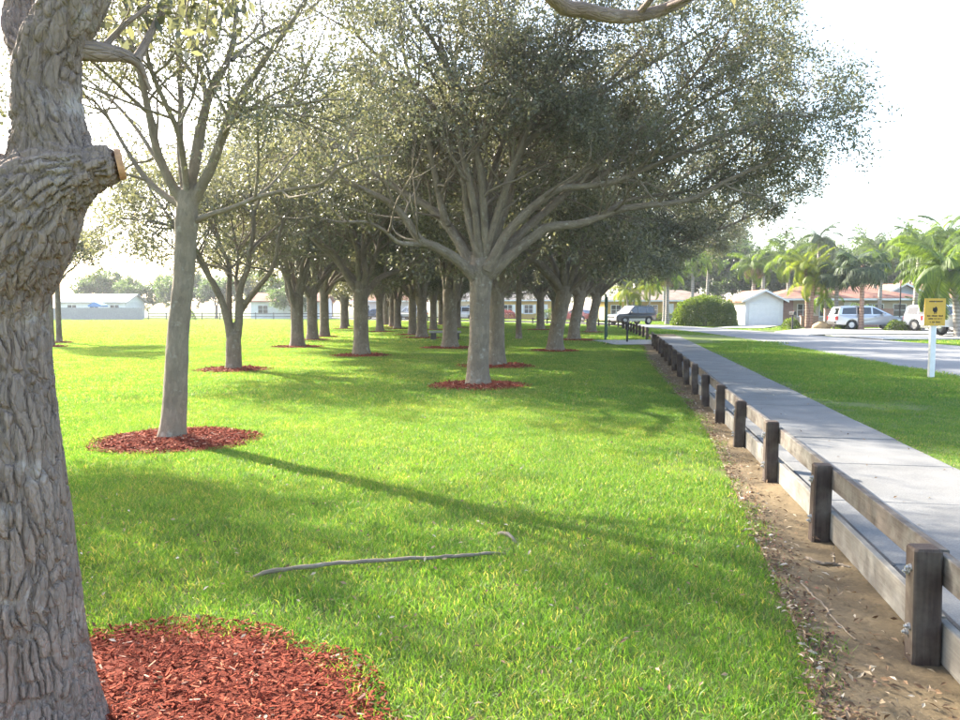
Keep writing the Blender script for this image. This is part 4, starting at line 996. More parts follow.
# ------------------------------------------------------------------ houses
def wallm(n, c, v=.08): return simple(n, c, .8, v, 1.2, bmp=.003, bscale=30)
M['white_wall'] = wallm('white_stucco', (.70, .69, .67)); M['cream_wall'] = wallm('cream_stucco', (.55, .46, .34)); M['tan_wall'] = wallm('tan_stucco', (.52, .43, .33))
M['yellow_wall'] = wallm('yellow_stucco', (.52, .34, .10)); M['grey_siding'] = wallm('blue_grey_siding', (.36, .40, .45)); M['pink_wall'] = wallm('pink_stucco', (.55, .47, .43))
def shingle(name, a, b):
    m, nt, bs = new_mat(name); c = coords(nt)
    br = N(nt, 'ShaderNodeTexBrick'); nt.links.new(c, br.inputs['Vector']); br.inputs['Color1'].default_value = (*a, 1); br.inputs['Color2'].default_value = (*b, 1)
    br.inputs['Mortar'].default_value = (*[x * .6 for x in a], 1); br.inputs['Scale'].default_value = 1.0; br.inputs['Brick Width'].default_value = .35; br.inputs['Row Height'].default_value = .16; br.inputs['Mortar Size'].default_value = .012
    f = noise(nt, c, .8, 4); nt.links.new(mixc(nt, 1.0, br.outputs['Color'], ramp(nt, f, [(.3, (.8, .8, .8)), (.7, (1.15, 1.15, 1.15))]), 'MULTIPLY'), bs.inputs['Base Color'])
    bs.inputs['Roughness'].default_value = .95; bs.inputs['Specular IOR Level'].default_value = .1; bump(nt, br.outputs['Fac'], .5, -.02, bs); return m
M['red_roof'] = shingle('pink_red_shingles', (.27, .135, .10), (.34, .185, .14)); M['salmon_roof'] = shingle('salmon_shingles', (.36, .20, .13), (.42, .25, .17))
M['grey_roof'] = shingle('grey_shingles', (.17, .155, .14), (.23, .21, .195)); M['brown_roof'] = shingle('brown_grey_shingles', (.22, .17, .14), (.30, .24, .20)); M['pale_roof'] = shingle('pale_shingles', (.40, .38, .36), (.46, .44, .42))
def brickm():
    m, nt, bs = new_mat('red_brick'); c = coords(nt); mp = N(nt, 'ShaderNodeMapping'); mp.inputs['Rotation'].default_value = (R(90), 0, 0); nt.links.new(c, mp.inputs[0])
    br = N(nt, 'ShaderNodeTexBrick'); nt.links.new(mp.outputs[0], br.inputs['Vector']); br.inputs['Color1'].default_value = (.26, .10, .07, 1); br.inputs['Color2'].default_value = (.34, .16, .11, 1); br.inputs['Mortar'].default_value = (.35, .31, .27, 1)
    br.inputs['Scale'].default_value = 1; br.inputs['Brick Width'].default_value = .22; br.inputs['Row Height'].default_value = .075; br.inputs['Mortar Size'].default_value = .01
    nt.links.new(br.outputs['Color'], bs.inputs['Base Color']); bs.inputs['Roughness'].default_value = .9; bump(nt, br.outputs['Fac'], .4, -.01, bs); return m
M['brick'] = brickm()
M['white_trim'] = simple('white_trim_paint', (.74, .74, .72), .5, .05)
def glassm(name, col=(.03, .035, .04), rough=.08):
    m, nt, b = new_mat(name); b.inputs['Base Color'].default_value = (*col, 1); b.inputs['Roughness'].default_value = rough; b.inputs['Specular IOR Level'].default_value = .8
    f = noise(nt, coords(nt), 2.0, 2); bump(nt, f, .05, .02, b); return m
M['glass'] = glassm('window_glass'); M['car_glass'] = glassm('tinted_car_glass', (.012, .014, .016), .05)

def window(house, x, z, w, h, y=0.0, shutters=False, cols=2):
    """frame with panes, standing proud of the front wall at local y"""
    mb = MB(); t = .07
    mb.box(x, x + w, y - .05, y + .02, z, z + t); mb.box(x, x + w, y - .05, y + .02, z + h - t, z + h)
    for i in range(cols + 1):
        xx = x + (w - t) * i / cols; mb.box(xx, xx + t, y - .046, y + .02, z + t, z + h - t)
    mb.box(x + t, x + w - t, y - .04, y + .02, z + h / 2 - .02, z + h / 2 + .02)
    f = mb.build('window', M['white_trim'], house)
    for i in range(cols):
        xa = x + t + (w - t) * i / cols + .002; xb = x + (w - t) * (i + 1) / cols - .002
        mb = MB(); mb.box(xa, xb, y - .018, y + .01, z + t + .002, z + h - t - .002); mb.build('pane', M['glass'], f)
    mb = MB(); mb.box(x - .06, x + w + .06, y - .09, y + .02, z - .07, z - .004); mb.build('sill', M['white_trim'], f)
    if shutters:
        for sx in (x - .42, x + w + .06):
            mb = MB(); mb.box(sx, sx + .36, y - .035, y + .02, z, z + h); [mb.box(sx + .04, sx + .32, y - .05, y - .03, z + .1 + .12 * k, z + .18 + .12 * k) for k in range(int((h - .2) / .12))]
            mb.build('shutter', M['white_trim'], house)
def door(house, x, w=.95, h=2.05, y=0.0, mat=None):
    mb = MB(); mb.box(x - .08, x, y - .05, y + .02, 0, h + .08); mb.box(x + w, x + w + .08, y - .05, y + .02, 0, h + .08); mb.box(x, x + w, y - .05, y + .02, h, h + .08)
    mb.build('door_frame', M['white_trim'], house)
    mb = MB(); mb.box(x + .002, x + w - .002, y - .03, y + .015, .01, h - .003)
    for zz in (.2, 1.1): mb.box(x + .15, x + w - .15, y - .042, y - .028, zz, zz + .72)
    d = mb.build('door', mat or M['white_trim'], house); mb = MB(); mb.tube((x + w - .1, y - .045, 1.0), (x + w - .1, y - .09, 1.0), .03, .025, 8); mb.build('handle', M['bolt'], d)
def garage(house, x, w=2.6, h=2.05, y=0.0):
    g_ = empty('garage_door'); g_.parent = house
    n = 4
    for k in range(n):
        mb = MB(); mb.box(x, x + w, y - .04, y + .01, h * k / n + .008, h * (k + 1) / n - .004)
        for i in range(4): mb.box(x + .08 + w * i / 4, x + w * (i + 1) / 4 - .04, y - .05, y - .038, h * k / n + .09, h * (k + 1) / n - .08)
        mb.build('panel', M['white_trim'], g_)
    mb = MB(); mb.box(x - .12, x - .003, y - .06, y + .02, 0, h + .12); mb.box(x + w + .003, x + w + .12, y - .06, y + .02, 0, h + .12); mb.box(x - .003, x + w + .003, y - .06, y + .02, h + .003, h + .12); mb.build('frame', M['white_trim'], g_)
def gable_roof(house, x0, x1, y0, y1, z, rise, mat, axis='x', ov=.45, th=.14):
    mb = MB()
    if axis == 'x':
        ym = (y0 + y1) / 2; half = (y1 - y0) / 2; dz_ = rise / half * ov
        prof = [(y0 - ov, z - dz_), (ym, z + rise), (y1 + ov, z - dz_), (y1 + ov, z - dz_ + th), (ym, z + rise + th * 1.1), (y0 - ov, z - dz_ + th)]
        mb.add([(x0 - ov, a, b) for a, b in prof] + [(x1 + ov, a, b) for a, b in prof], [(0, 1, 4, 5), (1, 2, 3, 4), (6, 11, 10, 7), (7, 10, 9, 8)] + [(i, 6 + i, 6 + (i + 1) % 6, (i + 1) % 6) for i in range(6)])
        r_ = mb.build('roof', mat, house)
        for xx in (x0, x1):
            mb = MB(); mb.prism([(y0, z - .001), (y1, z - .001), (ym, z + rise - .02)], 'x', xx - .06 if xx == x1 else xx, xx if xx == x1 else xx + .06); mb.build('gable', M['white_trim'], house)
    else:
        xm = (x0 + x1) / 2; half = (x1 - x0) / 2; dz_ = rise / half * ov
        prof = [(x0 - ov, z - dz_), (xm, z + rise), (x1 + ov, z - dz_), (x1 + ov, z - dz_ + th), (xm, z + rise + th * 1.1), (x0 - ov, z - dz_ + th)]
        mb.add([(a, y0 - ov, b) for a, b in prof] + [(a, y1 + ov, b) for a, b in prof], [(0, 1, 4, 5), (1, 2, 3, 4), (6, 11, 10, 7), (7, 10, 9, 8)] + [(i, 6 + i, 6 + (i + 1) % 6, (i + 1) % 6) for i in range(6)])
        r_ = mb.build('roof', mat, house)
        mb = MB()   # white barge boards on the front edge
        for (xa, za, xb, zb) in ((x0 - ov, z - dz_, xm, z + rise), (x1 + ov, z - dz_, xm, z + rise)):
            mb.add([(xa, y0 - ov - .03, za - .03), (xb, y0 - ov - .03, zb - .03), (xb, y0 - ov - .03, zb + .17), (xa, y0 - ov - .03, za + .15), (xa, y0 - ov - .004, za - .03), (xb, y0 - ov - .004, zb - .03), (xb, y0 - ov - .004, zb + .17), (xa, y0 - ov - .004, za + .15)],
                   [(0, 1, 2, 3), (4, 7, 6, 5), (0, 3, 7, 4), (1, 5, 6, 2), (3, 2, 6, 7), (0, 4, 5, 1)])
        mb.build('barge_board', M['white_trim'], r_)
    return r_
def hip_roof(house, x0, x1, y0, y1, z, rise, mat, ov=.6, th=.16):
    xa, xb, ya, yb = x0 - ov, x1 + ov, y0 - ov, y1 + ov; h = (yb - ya) / 2; ym = (ya + yb) / 2
    mb = MB(); mb.add([(xa, ya, z), (xb, ya, z), (xb, yb, z), (xa, yb, z), (xa, ya, z + th), (xb, ya, z + th), (xb, yb, z + th), (xa, yb, z + th), (xa + h, ym, z + th + rise), (xb - h, ym, z + th + rise)],
        [(0, 3, 2, 1), (0, 1, 5, 4), (1, 2, 6, 5), (2, 3, 7, 6), (3, 0, 4, 7), (4, 5, 9, 8), (6, 7, 8, 9), (5, 6, 9), (7, 4, 8)])
    r_ = mb.build('roof', mat, house)
    mb = MB(); mb.box(xa - .02, xb + .02, ya - .03, ya - .003, z - .03, z + th - .02); mb.box(xa - .03, xa - .003, ya, yb, z - .03, z + th - .02); mb.build('fascia', M['white_trim'], r_)
    return r_
def walls(house, x0, x1, y0, y1, h, mat, name='wall'):
    mb = MB(); mb.box(x0, x1, y0, y1, -.1, h); return mb.build(name, mat, house)

# house with the white garage
h1 = empty('house', (25.7, 70.0, 0), R(-4)); tag(h1, 'red-roofed house with a white gabled garage right of the hedge', 'house')
walls(h1, -1.6, 1.75, 0, 6, 2.3, M['white_wall'], 'garage_wall'); garage(h1, -1.15, 2.45, 1.95, 0.0)
gable_roof(h1, -1.6, 1.75, 0, 7, 2.3, .82, M['red_roof'], 'y', .4)
mb = MB(); mb.prism([(-1.6, 2.301), (1.75, 2.301), (.075, 3.10)], 'y', .0, .08); mb.build('gable', M['white_wall'], h1)
walls(h1, 1.752, 3.1, 1.4, 8, 2.32, M['brick'], 'brick_wall'); walls(h1, 3.102, 14.5, 1.9, 8, 2.32, M['tan_wall'])
hip_roof(h1, 1.2, 14.5, 1.4, 9.2, 2.33, 1.25, M['red_roof'], .55)
window(h1, 3.6, .8, 1.1, 1.2, 1.9); window(h1, 5.6, .8, 1.6, 1.2, 1.9, False, 3); door(h1, 7.9, .95, 2.05, 1.9); window(h1, 9.8, .8, 1.6, 1.2, 1.9, False, 3); window(h1, 12.2, .8, 1.2, 1.2, 1.9)
# house with the grey gable
h2 = empty('house', (42.3, 77.0, 0), R(-6)); tag(h2, 'salmon-roofed house with a blue-grey front gable behind the palms', 'house')
walls(h2, -6.5, 10, 1.2, 9, 2.4, M['white_wall']); walls(h2, -3.0, 3.0, 0, 3, 2.4, M['cream_wall'], 'porch_wall')
gable_roof(h2, -3.0, 3.0, 0, 6.0, 2.42, 1.5, M['salmon_roof'], 'y', .5); mb = MB(); mb.prism([(-3.0, 2.401), (3.0, 2.401), (0, 3.86)], 'y', .0, .1); gb = mb.build('gable', M['grey_siding'], h2)
hip_roof(h2, -6.5, 10, 1.2, 10.4, 2.42, 1.6, M['salmon_roof'], .55)
window(h2, -2.2, .8, 1.5, 1.2, 0, False, 3); door(h2, .4, .95, 2.05, 0); window(h2, -5.8, .8, 1.5, 1.2, 1.2, False, 2); window(h2, 4.2, .8, 1.6, 1.2, 1.2, False, 3); window(h2, 7.2, .8, 1.6, 1.2, 1.2, False, 3)
mb = MB(); mb.bevbox(1.95, 2.55, 5.2, 5.9, 2.8, 4.6, .02); ch = mb.build('chimney', M['brick'], h2)
# yellow house behind the SUV
h3 = empty('house', (15.5, 95.0, 0), R(-3)); tag(h3, 'ochre yellow house with a grey-brown roof behind the dark parked SUV', 'house')
walls(h3, 0, 14, 0, 8, 2.4, M['yellow_wall']); hip_roof(h3, 0, 14, 0, 8, 2.42, 1.3, M['brown_roof'], .8)
for x in (.6, 2.6, 5.0): window(h3, x, .8, 1.3, 1.2, 0)
door(h3, 7.2); window(h3, 9.2, .8, 1.6, 1.2, 0, False, 3); window(h3, 11.8, .8, 1.2, 1.2, 0)
# houses seen between the trunks and across the field
h4 = empty('house', (2.2, 112.0, 0), 0); tag(h4, 'yellow house with white shutters seen between the trunks right of centre', 'house')
walls(h4, 0, 10, 0, 8, 2.6, M['yellow_wall']); hip_roof(h4, 0, 10, 0, 8, 2.62, 1.5, M['grey_roof'], .6); window(h4, 1.2, .8, 1.3, 1.3, 0, True); window(h4, 4.2, .8, 1.3, 1.3, 0, True); door(h4, 6.6); window(h4, 8.2, .8, 1.1, 1.3, 0)
h5 = empty('house', (-33.0, 111.0, 0), R(3)); tag(h5, 'white house with a pinkish roof across the field, left of the grove', 'house')
walls(h5, 0, 10.5, 0, 8, 2.6, M['white_wall']); gable_roof(h5, 0, 10.5, 0, 8, 2.6, 1.1, M['red_roof'], 'x', .5); window(h5, 1.0, .8, 1.5, 1.2, 0); door(h5, 3.6); window(h5, 5.6, .8, 1.5, 1.2, 0); window(h5, 8.4, .8, 1.2, 1.2, 0)
h6 = empty('house', (-62.0, 114.0, 0), R(2)); tag(h6, 'pale grey-roofed house behind the board fence across the field', 'house')
walls(h6, 0, 9.5, 0, 7, 2.5, M['white_wall']); gable_roof(h6, 0, 9.5, 0, 7, 2.5, 1.1, M['pale_roof'], 'x', .5); window(h6, 1.0, .9, 1.4, 1.2, 0); window(h6, 4.2, .9, 1.4, 1.2, 0); window(h6, 7.2, .9, 1.4, 1.2, 0)
h7 = empty('house', (-20.0, 122.0, 0), R(0)); tag(h7, 'pink-walled house glimpsed between the grove trunks, left of centre', 'house')
walls(h7, 0, 11, 0, 7, 2.6, M['pink_wall']); hip_roof(h7, 0, 11, 0, 7, 2.62, 1.4, M['red_roof'], .6); window(h7, 1.2, .9, 1.4, 1.2, 0); door(h7, 3.6); window(h7, 5.8, .9, 1.4, 1.2, 0); window(h7, 8.6, .9, 1.4, 1.2, 0)
h8 = empty('house', (-7.2, 118.0, 0), R(0)); tag(h8, 'cream house glimpsed just left of the big central trunk', 'house')
walls(h8, 0, 8.5, 0, 7, 2.6, M['cream_wall']); hip_roof(h8, 0, 8.5, 0, 7, 2.62, 1.4, M['grey_roof'], .6); window(h8, .8, .9, 1.4, 1.2, 0); door(h8, 3.2); window(h8, 5.2, .9, 1.8, 1.2, 0, False, 3)

# garden walls, board fence across the field
def slab_wall(loc, rz, w, h, t, mat, label, n=1):
    e = empty('garden_wall', loc, rz); tag(e, label, 'wall'); mb = MB(); mb.box(0, w, 0, t, -.1, h - .06); mb.build('wall', mat, e); mb = MB(); mb.bevbox(-.04, w + .04, -.04, t + .04, h - .058, h, .01); mb.build('coping', mat, e)
slab_wall((25.6, 61.5, 0), R(-5), 1.35, .98, .25, M['brick'], 'low red brick wall end beside the bright palm clump')
slab_wall((28.4, 63.5, 0), R(-3), 5.5, 1.55, .22, M['brick'], 'red-brown brick garden wall behind the silver minivan')
M['grey_board'] = wood_mat('silvered_fence_board', (.26, .24, .23), (.36, .34, .32), (40, 40, 2), (.42, .40, .38), .5)
bf = empty('board_fence', (-74, 103.5, 0), R(0)); tag(bf, 'weathered grey board fence along the far edge of the field', 'fence')
mb = MB()
for k in range(16): mb.box(.15 * k + .004, .15 * k + .146, 0, .022, .04, 1.62 + ((k * 7) % 5) * .008)
mb.box(0, 2.4, .023, .065, .35, .44); mb.box(0, 2.4, .023, .065, 1.25, 1.34); sec = mb.mesh('board_section'); sec.materials.append(M['grey_board'])
for k in range(12):
    o = link('board_section', sec, None, bf); o.location = (2.4 * k, random.uniform(-.02, .02), random.uniform(-.03, .03))
    mb = MB() if k == 0 else mb
    if k == 0: mb.bevbox(-.05, .05, .07, .17, -.1, 1.66, .01); fpm = mb.mesh('post'); fpm.materials.append(M['grey_board'])
    o = link('post', fpm, None, bf); o.location = (2.4 * k, 0, 0)
rf = empty('rail_fence', (-44.5, 103.5, 0)); tag(rf, 'low dark rail fence between the field and the far trees', 'fence')
mb = MB(); mb.bevbox(-.05, .05, -.05, .05, -.1, 1.0, .01); rp = mb.mesh('post'); rp.materials.append(M['dark_concrete']); mb = MB(); mb.box(.05, 2.35, -.02, .02, 0, .1); rr = mb.mesh('rail'); rr.materials.append(M['dark_concrete'])
for k in range(11):
    o = link('post', rp, None, rf); o.location = (2.4 * k, 0, 0)
    for z in (.4, .8): o = link('rail', rr, None, rf); o.location = (2.4 * k, 0, z)
bt = empty('canopy_tent', (-54.2, 109.5, 0)); tag(bt, 'bright blue canopy beside the pale house across the field', 'canopy')
M['blue_tarp'] = simple('blue_tarp', (.06, .18, .40), .6, .2, 3)
mb = MB(); mb.prism([(-.9, 1.75), (.9, 1.75), (.95, 2.0), (0, 2.45), (-.95, 2.0)], 'y', -1, 1); mb.build('canopy', M['blue_tarp'], bt)
for x in (-.85, .85):
    for y in (-.9, .9): mb = MB(); mb.tube((x, y, 0), (x, y, 1.8), .03); mb.build('leg', M['bolt'], bt)
M['boulder'] = simple('tan_boulder', (.42, .31, .17), .9, .25, 3, bmp=.02, bscale=8)
def boulder(loc, s, label):
    bm = bmesh.new(); bmesh.ops.create_icosphere(bm, subdivisions=3, radius=1)
    co = np.array([v.co for v in bm.verts]); n_ = fbm(co + 5, 1.4, 3)
    for v, k in zip(bm.verts, n_): v.co = Vector((v.co.x * s[0], v.co.y * s[1], max(v.co.z, -.3) * s[2])) * (.65 + .7 * k)
    me = bpy.data.meshes.new('boulder'); bm.to_mesh(me); bm.free(); o = link('boulder', me, M['boulder']); o.location = loc; tag(o, label, 'boulder')
boulder((25.5, 57.6, .1), (.75, .5, .5), 'tan landscape boulder at the foot of the bright palm clump')

# ------------------------------------------------------------------ cars
def paint(name, c, metal=.3, rough=.28):
    m, nt, b = new_mat(name); f = noise(nt, coords(nt), 1.5, 3); nt.links.new(ramp(nt, f, [(.3, tuple(x * .92 for x in c)), (.7, c)]), b.inputs['Base Color'])
    b.inputs['Metallic'].default_value = metal; b.inputs['Roughness'].default_value = rough; b.inputs['Coat Weight'].default_value = .6; b.inputs['Coat Roughness'].default_value = .08; return m
M['tyre'] = simple('tyre_rubber', (.02, .02, .02), .85, .2, 20); M['rim'] = simple('alloy_rim', (.5, .5, .52), .35, .1, 10, .8); M['trim'] = simple('black_car_trim', (.03, .03, .032), .6, .1)
M['headlight'] = simple('headlight_lens', (.75, .76, .78), .12, .05); M['taillight'] = simple('red_tail_lens', (.45, .02, .02), .2, .1); M['chrome'] = simple('chrome', (.7, .7, .7), .2, .05, 5, 1.0); M['plate'] = simple('number_plate', (.6, .62, .6), .4, .1)
CARS = {
 'suv': dict(W=.92, body=[(-2.3, .42), (-2.36, .62), (-2.34, .98), (-2.28, 1.06), (.75, 1.06), (1.05, 1.05), (2.05, .96), (2.27, .84), (2.33, .6), (2.28, .4)], cab=[(-2.24, 1.05), (-2.12, 1.66), (-1.9, 1.74), (.05, 1.76), (.28, 1.70), (1.0, 1.05)], belt=1.05, roof=1.76, ax=(-1.38, 1.42), r=.365,
     win=[[(-2.02, 1.12), (-1.95, 1.58), (-1.22, 1.62), (-1.22, 1.12)], [(-1.12, 1.12), (-1.12, 1.62), (-.18, 1.64), (-.18, 1.12)], [(-.08, 1.12), (-.08, 1.64), (.18, 1.62), (.78, 1.12)]], rack=True),
 'minivan': dict(W=.95, body=[(-2.42, .36), (-2.5, .6), (-2.47, .95), (-2.4, 1.04), (.9, 1.02), (1.3, 1.0), (2.1, .86), (2.38, .72), (2.46, .5), (2.4, .34)], cab=[(-2.38, 1.03), (-2.2, 1.58), (-1.95, 1.69), (-.2, 1.72), (.15, 1.66), (1.45, .99)], belt=1.03, roof=1.72, ax=(-1.42, 1.52), r=.335,
     win=[[(-2.1, 1.1), (-2.0, 1.54), (-1.1, 1.58), (-1.1, 1.1)], [(-1.0, 1.1), (-1.0, 1.58), (-.05, 1.58), (-.05, 1.1)], [(.05, 1.1), (.05, 1.57), (.2, 1.54), (1.0, 1.1)]], rack=False),
 'pickup': dict(W=.98, body=[(-2.75, .55), (-2.8, .72), (-2.78, 1.12), (-2.74, 1.16), (-.55, 1.16), (.85, 1.14), (1.2, 1.12), (2.35, 1.04), (2.6, .9), (2.66, .62), (2.6, .5)], cab=[(-.95, 1.14), (-.85, 1.72), (-.65, 1.84), (.3, 1.86), (.52, 1.80), (1.2, 1.13)], belt=1.14, roof=1.86, ax=(-1.6, 1.75), r=.40,
     win=[[(-.78, 1.2), (-.7, 1.7), (-.2, 1.74), (-.2, 1.2)], [(-.1, 1.2), (-.1, 1.74), (.42, 1.72), (.95, 1.2)]], rack=False),
 'sedan': dict(W=.89, body=[(-2.2, .36), (-2.28, .55), (-2.26, .86), (-2.15, .94), (-1.5, .95), (.8, .93), (1.2, .9), (2.0, .78), (2.25, .66), (2.3, .48), (2.24, .34)], cab=[(-1.75, .93), (-1.1, 1.34), (-.8, 1.42), (.0, 1.44), (.25, 1.39), (1.1, .92)], belt=.93, roof=1.44, ax=(-1.35, 1.4), r=.32,
     win=[[(-1.35, 1.0), (-.98, 1.3), (-.4, 1.33), (-.4, 1.0)], [(-.32, 1.0), (-.32, 1.33), (.2, 1.31), (.72, 1.0)]], rack=False)}
def car(kind, loc, rz, col, label, lower=None, group=None):
    C = CARS[kind]; W = C['W']; e = empty('parked_car' if kind != 'pickup' else 'pickup_truck', loc, rz); tag(e, label, 'truck' if kind == 'pickup' else 'car', group)
    body = C['body']; lo = [body[0]]; r_ = C['r'] + .07
    bot = [body[-1]]
    z0 = min(body[0][1], body[-1][1])
    for a in reversed(C['ax']):
        for k in range(9):
            t = math.pi * k / 8; bot.append((a + r_ * math.cos(t), max(C['r'] + r_ * math.sin(t) * 1.0, z0)))
    out = body + bot[1:]
    n = len(out)
    def yw(z): return W * (1 - .05 * max(0, (.55 - z)) / .3 - .05 * max(0, z - .8) / .3)
    v = [(x, -yw(z), z) for x, z in out] + [(x, yw(z), z) for x, z in out]
    # soften nose and tail in plan
    v = [(x, y * (1 - .13 * max(0, (abs(x) - 1.75) / .75) ** 2), z) for x, y, z in v]
    mb = MB(); mb.add(v, [tuple(range(n)), tuple(reversed(range(n, 2 * n)))] + [((i + 1) % n, i, n + i, n + (i + 1) % n) for i in range(n)])
    me = mb.mesh('body'); bm = bmesh.new(); bm.from_mesh(me); bmesh.ops.bevel(bm, geom=[g for g in bm.edges if abs(g.verts[0].co.y - g.verts[1].co.y) < .05 and g.verts[0].co.z > .5 and g.verts[1].co.z > .5], offset=.05, segments=2, affect='EDGES'); bm.to_mesh(me); bm.free()
    b = link('body', me, col, e)
    if lower is not None:
        mb = MB(); xs0, xs1 = C['ax'][0] + r_ + .02, C['ax'][1] - r_ - .02
        for s in (-1, 1): mb.box(xs0, xs1, s * (W + .004) - .02, s * (W + .004) + .02, .34, .58)
        mb.box(body[0][0] - .06, body[0][0] + .12, -W * .86, W * .86, .4, .66); mb.box(body[-1][0] - .12, body[-1][0] + .08, -W * .86, W * .86, .38, .62); mb.build('cladding', lower, e)
    cab = C['cab']; belt, roof = C['belt'], C['roof']; m = len(cab)
    def yc(z): return W * .935 * (1 - .19 * (z - belt) / (roof - belt))
    v = [(x, -yc(z), z) for x, z in cab] + [(x, yc(z), z) for x, z in cab]
    mb = MB(); mb.add(v, [tuple(range(m)), tuple(reversed(range(m, 2 * m)))] + [((i + 1) % m, i, m + i, m + (i + 1) % m) for i in range(m)])
    me = mb.mesh('cabin'); bm = bmesh.new(); bm.from_mesh(me); bmesh.ops.bevel(bm, geom=[g for g in bm.edges if g.verts[0].co.z > belt + .3 and g.verts[1].co.z > belt + .3], offset=.035, segments=2, affect='EDGES'); bm.to_mesh(me); bm.free(); link('cabin', me, col, e)
    for s in (-1, 1):
        for poly in C['win']:
            q = len(poly); a = [(x, s * (yc(z) + .006), z) for x, z in poly] + [(x, s * (yc(z) - .012), z) for x, z in poly]
            mb = MB(); mb.add(a, [tuple(range(q)), tuple(reversed(range(q, 2 * q)))] + [((i + 1) % q, i, q + i, q + (i + 1) % q) for i in range(q)]); mb.build('side_window', M['car_glass'], e)
    def pane(name, A, B):
        (xa, za), (xb, zb) = A, B; t0, t1 = .1, .88
        p = [(xa + (xb - xa) * t, za + (zb - za) * t) for t in (t0, t1)]; dx, dz_ = xb - xa, zb - za; L = math.hypot(dx, dz_); nx, nz = dz_ / L, -dx / L
        sgn = 1 if nx * (1 if xa > 0 else -1) > 0 else -1; ox, oz = nx * .008 * sgn, nz * .008 * sgn; a = []
        for k in (1, -1):
            for (x, z), s in ((p[0], -1), (p[0], 1), (p[1], 1), (p[1], -1)): a.append((x + ox * k, s * (yc(z) - .07), z + oz * k))
        mb = MB(); mb.add(a, [(0, 1, 2, 3), (7, 6, 5, 4), (0, 4, 5, 1), (1, 5, 6, 2), (2, 6, 7, 3), (3, 7, 4, 0)]); mb.build(name, M['car_glass'], e)
    pane('windscreen', cab[-1], cab[-2]); pane('rear_window', cab[0], cab[1])
    for a in C['ax']:
        for s in (-1, 1):
            w = empty('wheel', (a, s * (W - .11), C['r'])); w.parent = e; R_ = C['r']
            mb = MB(); mb.lathe([(R_ * .6, -.1), (R_ * .93, -.11), (R_, -.07), (R_, .07), (R_ * .93, .11), (R_ * .6, .1)], 'y', n=24); mb.build('tyre', M['tyre'], w, True)
            mb = MB(); mb.lathe([(R_ * .62, -.07 * s), (R_ * .62, .095 * s), (R_ * .56, .1 * s), (R_ * .54, .06 * s), (.001, .05 * s)], 'y', n=20)
            for k in range(5):
                t = 2 * math.pi * k / 5; ca, sa = math.cos(t), math.sin(t); hw = .045
                mb.add([(ca * .03 - sa * hw, .095 * s, sa * .03 + ca * hw), (ca * .03 + sa * hw, .095 * s, sa * .03 - ca * hw), (ca * R_ * .58 + sa * hw, .085 * s, sa * R_ * .58 - ca * hw), (ca * R_ * .58 - sa * hw, .085 * s, sa * R_ * .58 + ca * hw)], [(0, 1, 2, 3)])
            mb.build('rim', M['rim'], w)
    xf, xr = body[-2][0], body[1][0]; zf = body[-3][1]; zr = body[2][1]
    for s in (-1, 1):
        mb = MB(); mb.bevbox(xf - .17, xf - .0, s * W * .68 - .17, s * W * .68 + .17, zf - .14, zf + .03, .03); mb.build('headlight', M['headlight'], e)
        mb = MB(); mb.bevbox(xr - .015, xr + .16, s * W * .80 - .09, s * W * .80 + .09, zr - .28, zr - .0, .02); mb.build('taillight', M['taillight'], e)
        mb = MB(); mb.bevbox(.62, .78, s * (W + .1) - .09, s * (W + .1) + .09, belt + .02, belt + .16, .02); mb.build('mirror', col, e)
        mb = MB()
        for poly in C['win'][1:]: mb.bevbox(poly[0][0] + .05, poly[0][0] + .22, s * (W + .0) - .02, s * (W + .0) + .015, belt - .13, belt - .10, .005)
        mb.build('door_handle', M['trim'], e)
    mb = MB(); mb.bevbox(xf - .05, xf + .022, -W * .42, W * .42, zf - .24, zf - .1, .01); mb.build('grille', M['trim'], e)
    mb = MB(); mb.box(xf - .1, xf + .04, -W * .8, W * .8, .42, .56); mb.build('front_bumper', lower or M['trim'], e); mb = MB(); mb.box(xr - .06, xr + .1, -W * .8, W * .8, .44, .6); mb.build('rear_bumper', lower or (M['chrome'] if kind == 'pickup' else M['trim']), e)
    mb = MB(); mb.box(xr - .075, xr - .061, -.16, .16, .48, .58) if False else mb.box(xr - .03, xr - .012, -.16, .16, .70, .82); mb.build('number_plate', M['plate'], e)
    if C['rack']:
        mb = MB()
        for s in (-1, 1): mb.tube((-1.7, s * .6, roof + .06), (-.1, s * .6, roof + .06), .02); [mb.tube((x, s * .6, roof - .03), (x, s * .6, roof + .06), .018) for x in (-1.65, -.9, -.15)]
        mb.build('roof_rack', M['trim'], e)
    if kind == 'pickup':
        mb = MB(); mb.box(-2.66, -1.05, -.82, .82, 1.161, 1.166); mb.build('bed_cover', M['trim'], e)
    return e
SILV = paint('silver_paint', (.52, .52, .53), .5, .3); WHT = paint('white_car_paint', (.74, .74, .73), 0, .3); DRK = paint('dark_green_black_paint', (.018, .021, .026), .0, .5); NAVY = paint('navy_paint', (.03, .045, .10), .3, .28); GRY = paint('grey_car_paint', (.22, .23, .25), .5, .3)
car('suv', (14.2, 72.5, .05), R(208), DRK, 'dark SUV with silver lower trim parked at the street bend', SILV)
car('minivan', (28.1, 56.0, .06), R(-4), SILV, 'silver minivan parked on the driveway behind the palm trunk')
car('pickup', (27.6, 42.6, .06), R(3), WHT, 'white pickup truck cut off by the right edge')
car('suv', (30.6, 51.0, .06), R(-70), WHT, 'white SUV parked between the minivan and the pickup')
car('sedan', (-13.6, 101.0, .05), R(160), NAVY, 'dark blue car glimpsed between the left grove trunks')
car('suv', (-9.0, 100.0, .05), R(140), GRY, 'grey SUV glimpsed behind the thin far grove trunks')
car('suv', (-2.3, 97.0, .05), R(170), SILV, 'silver SUV glimpsed just left of the big central trunk')
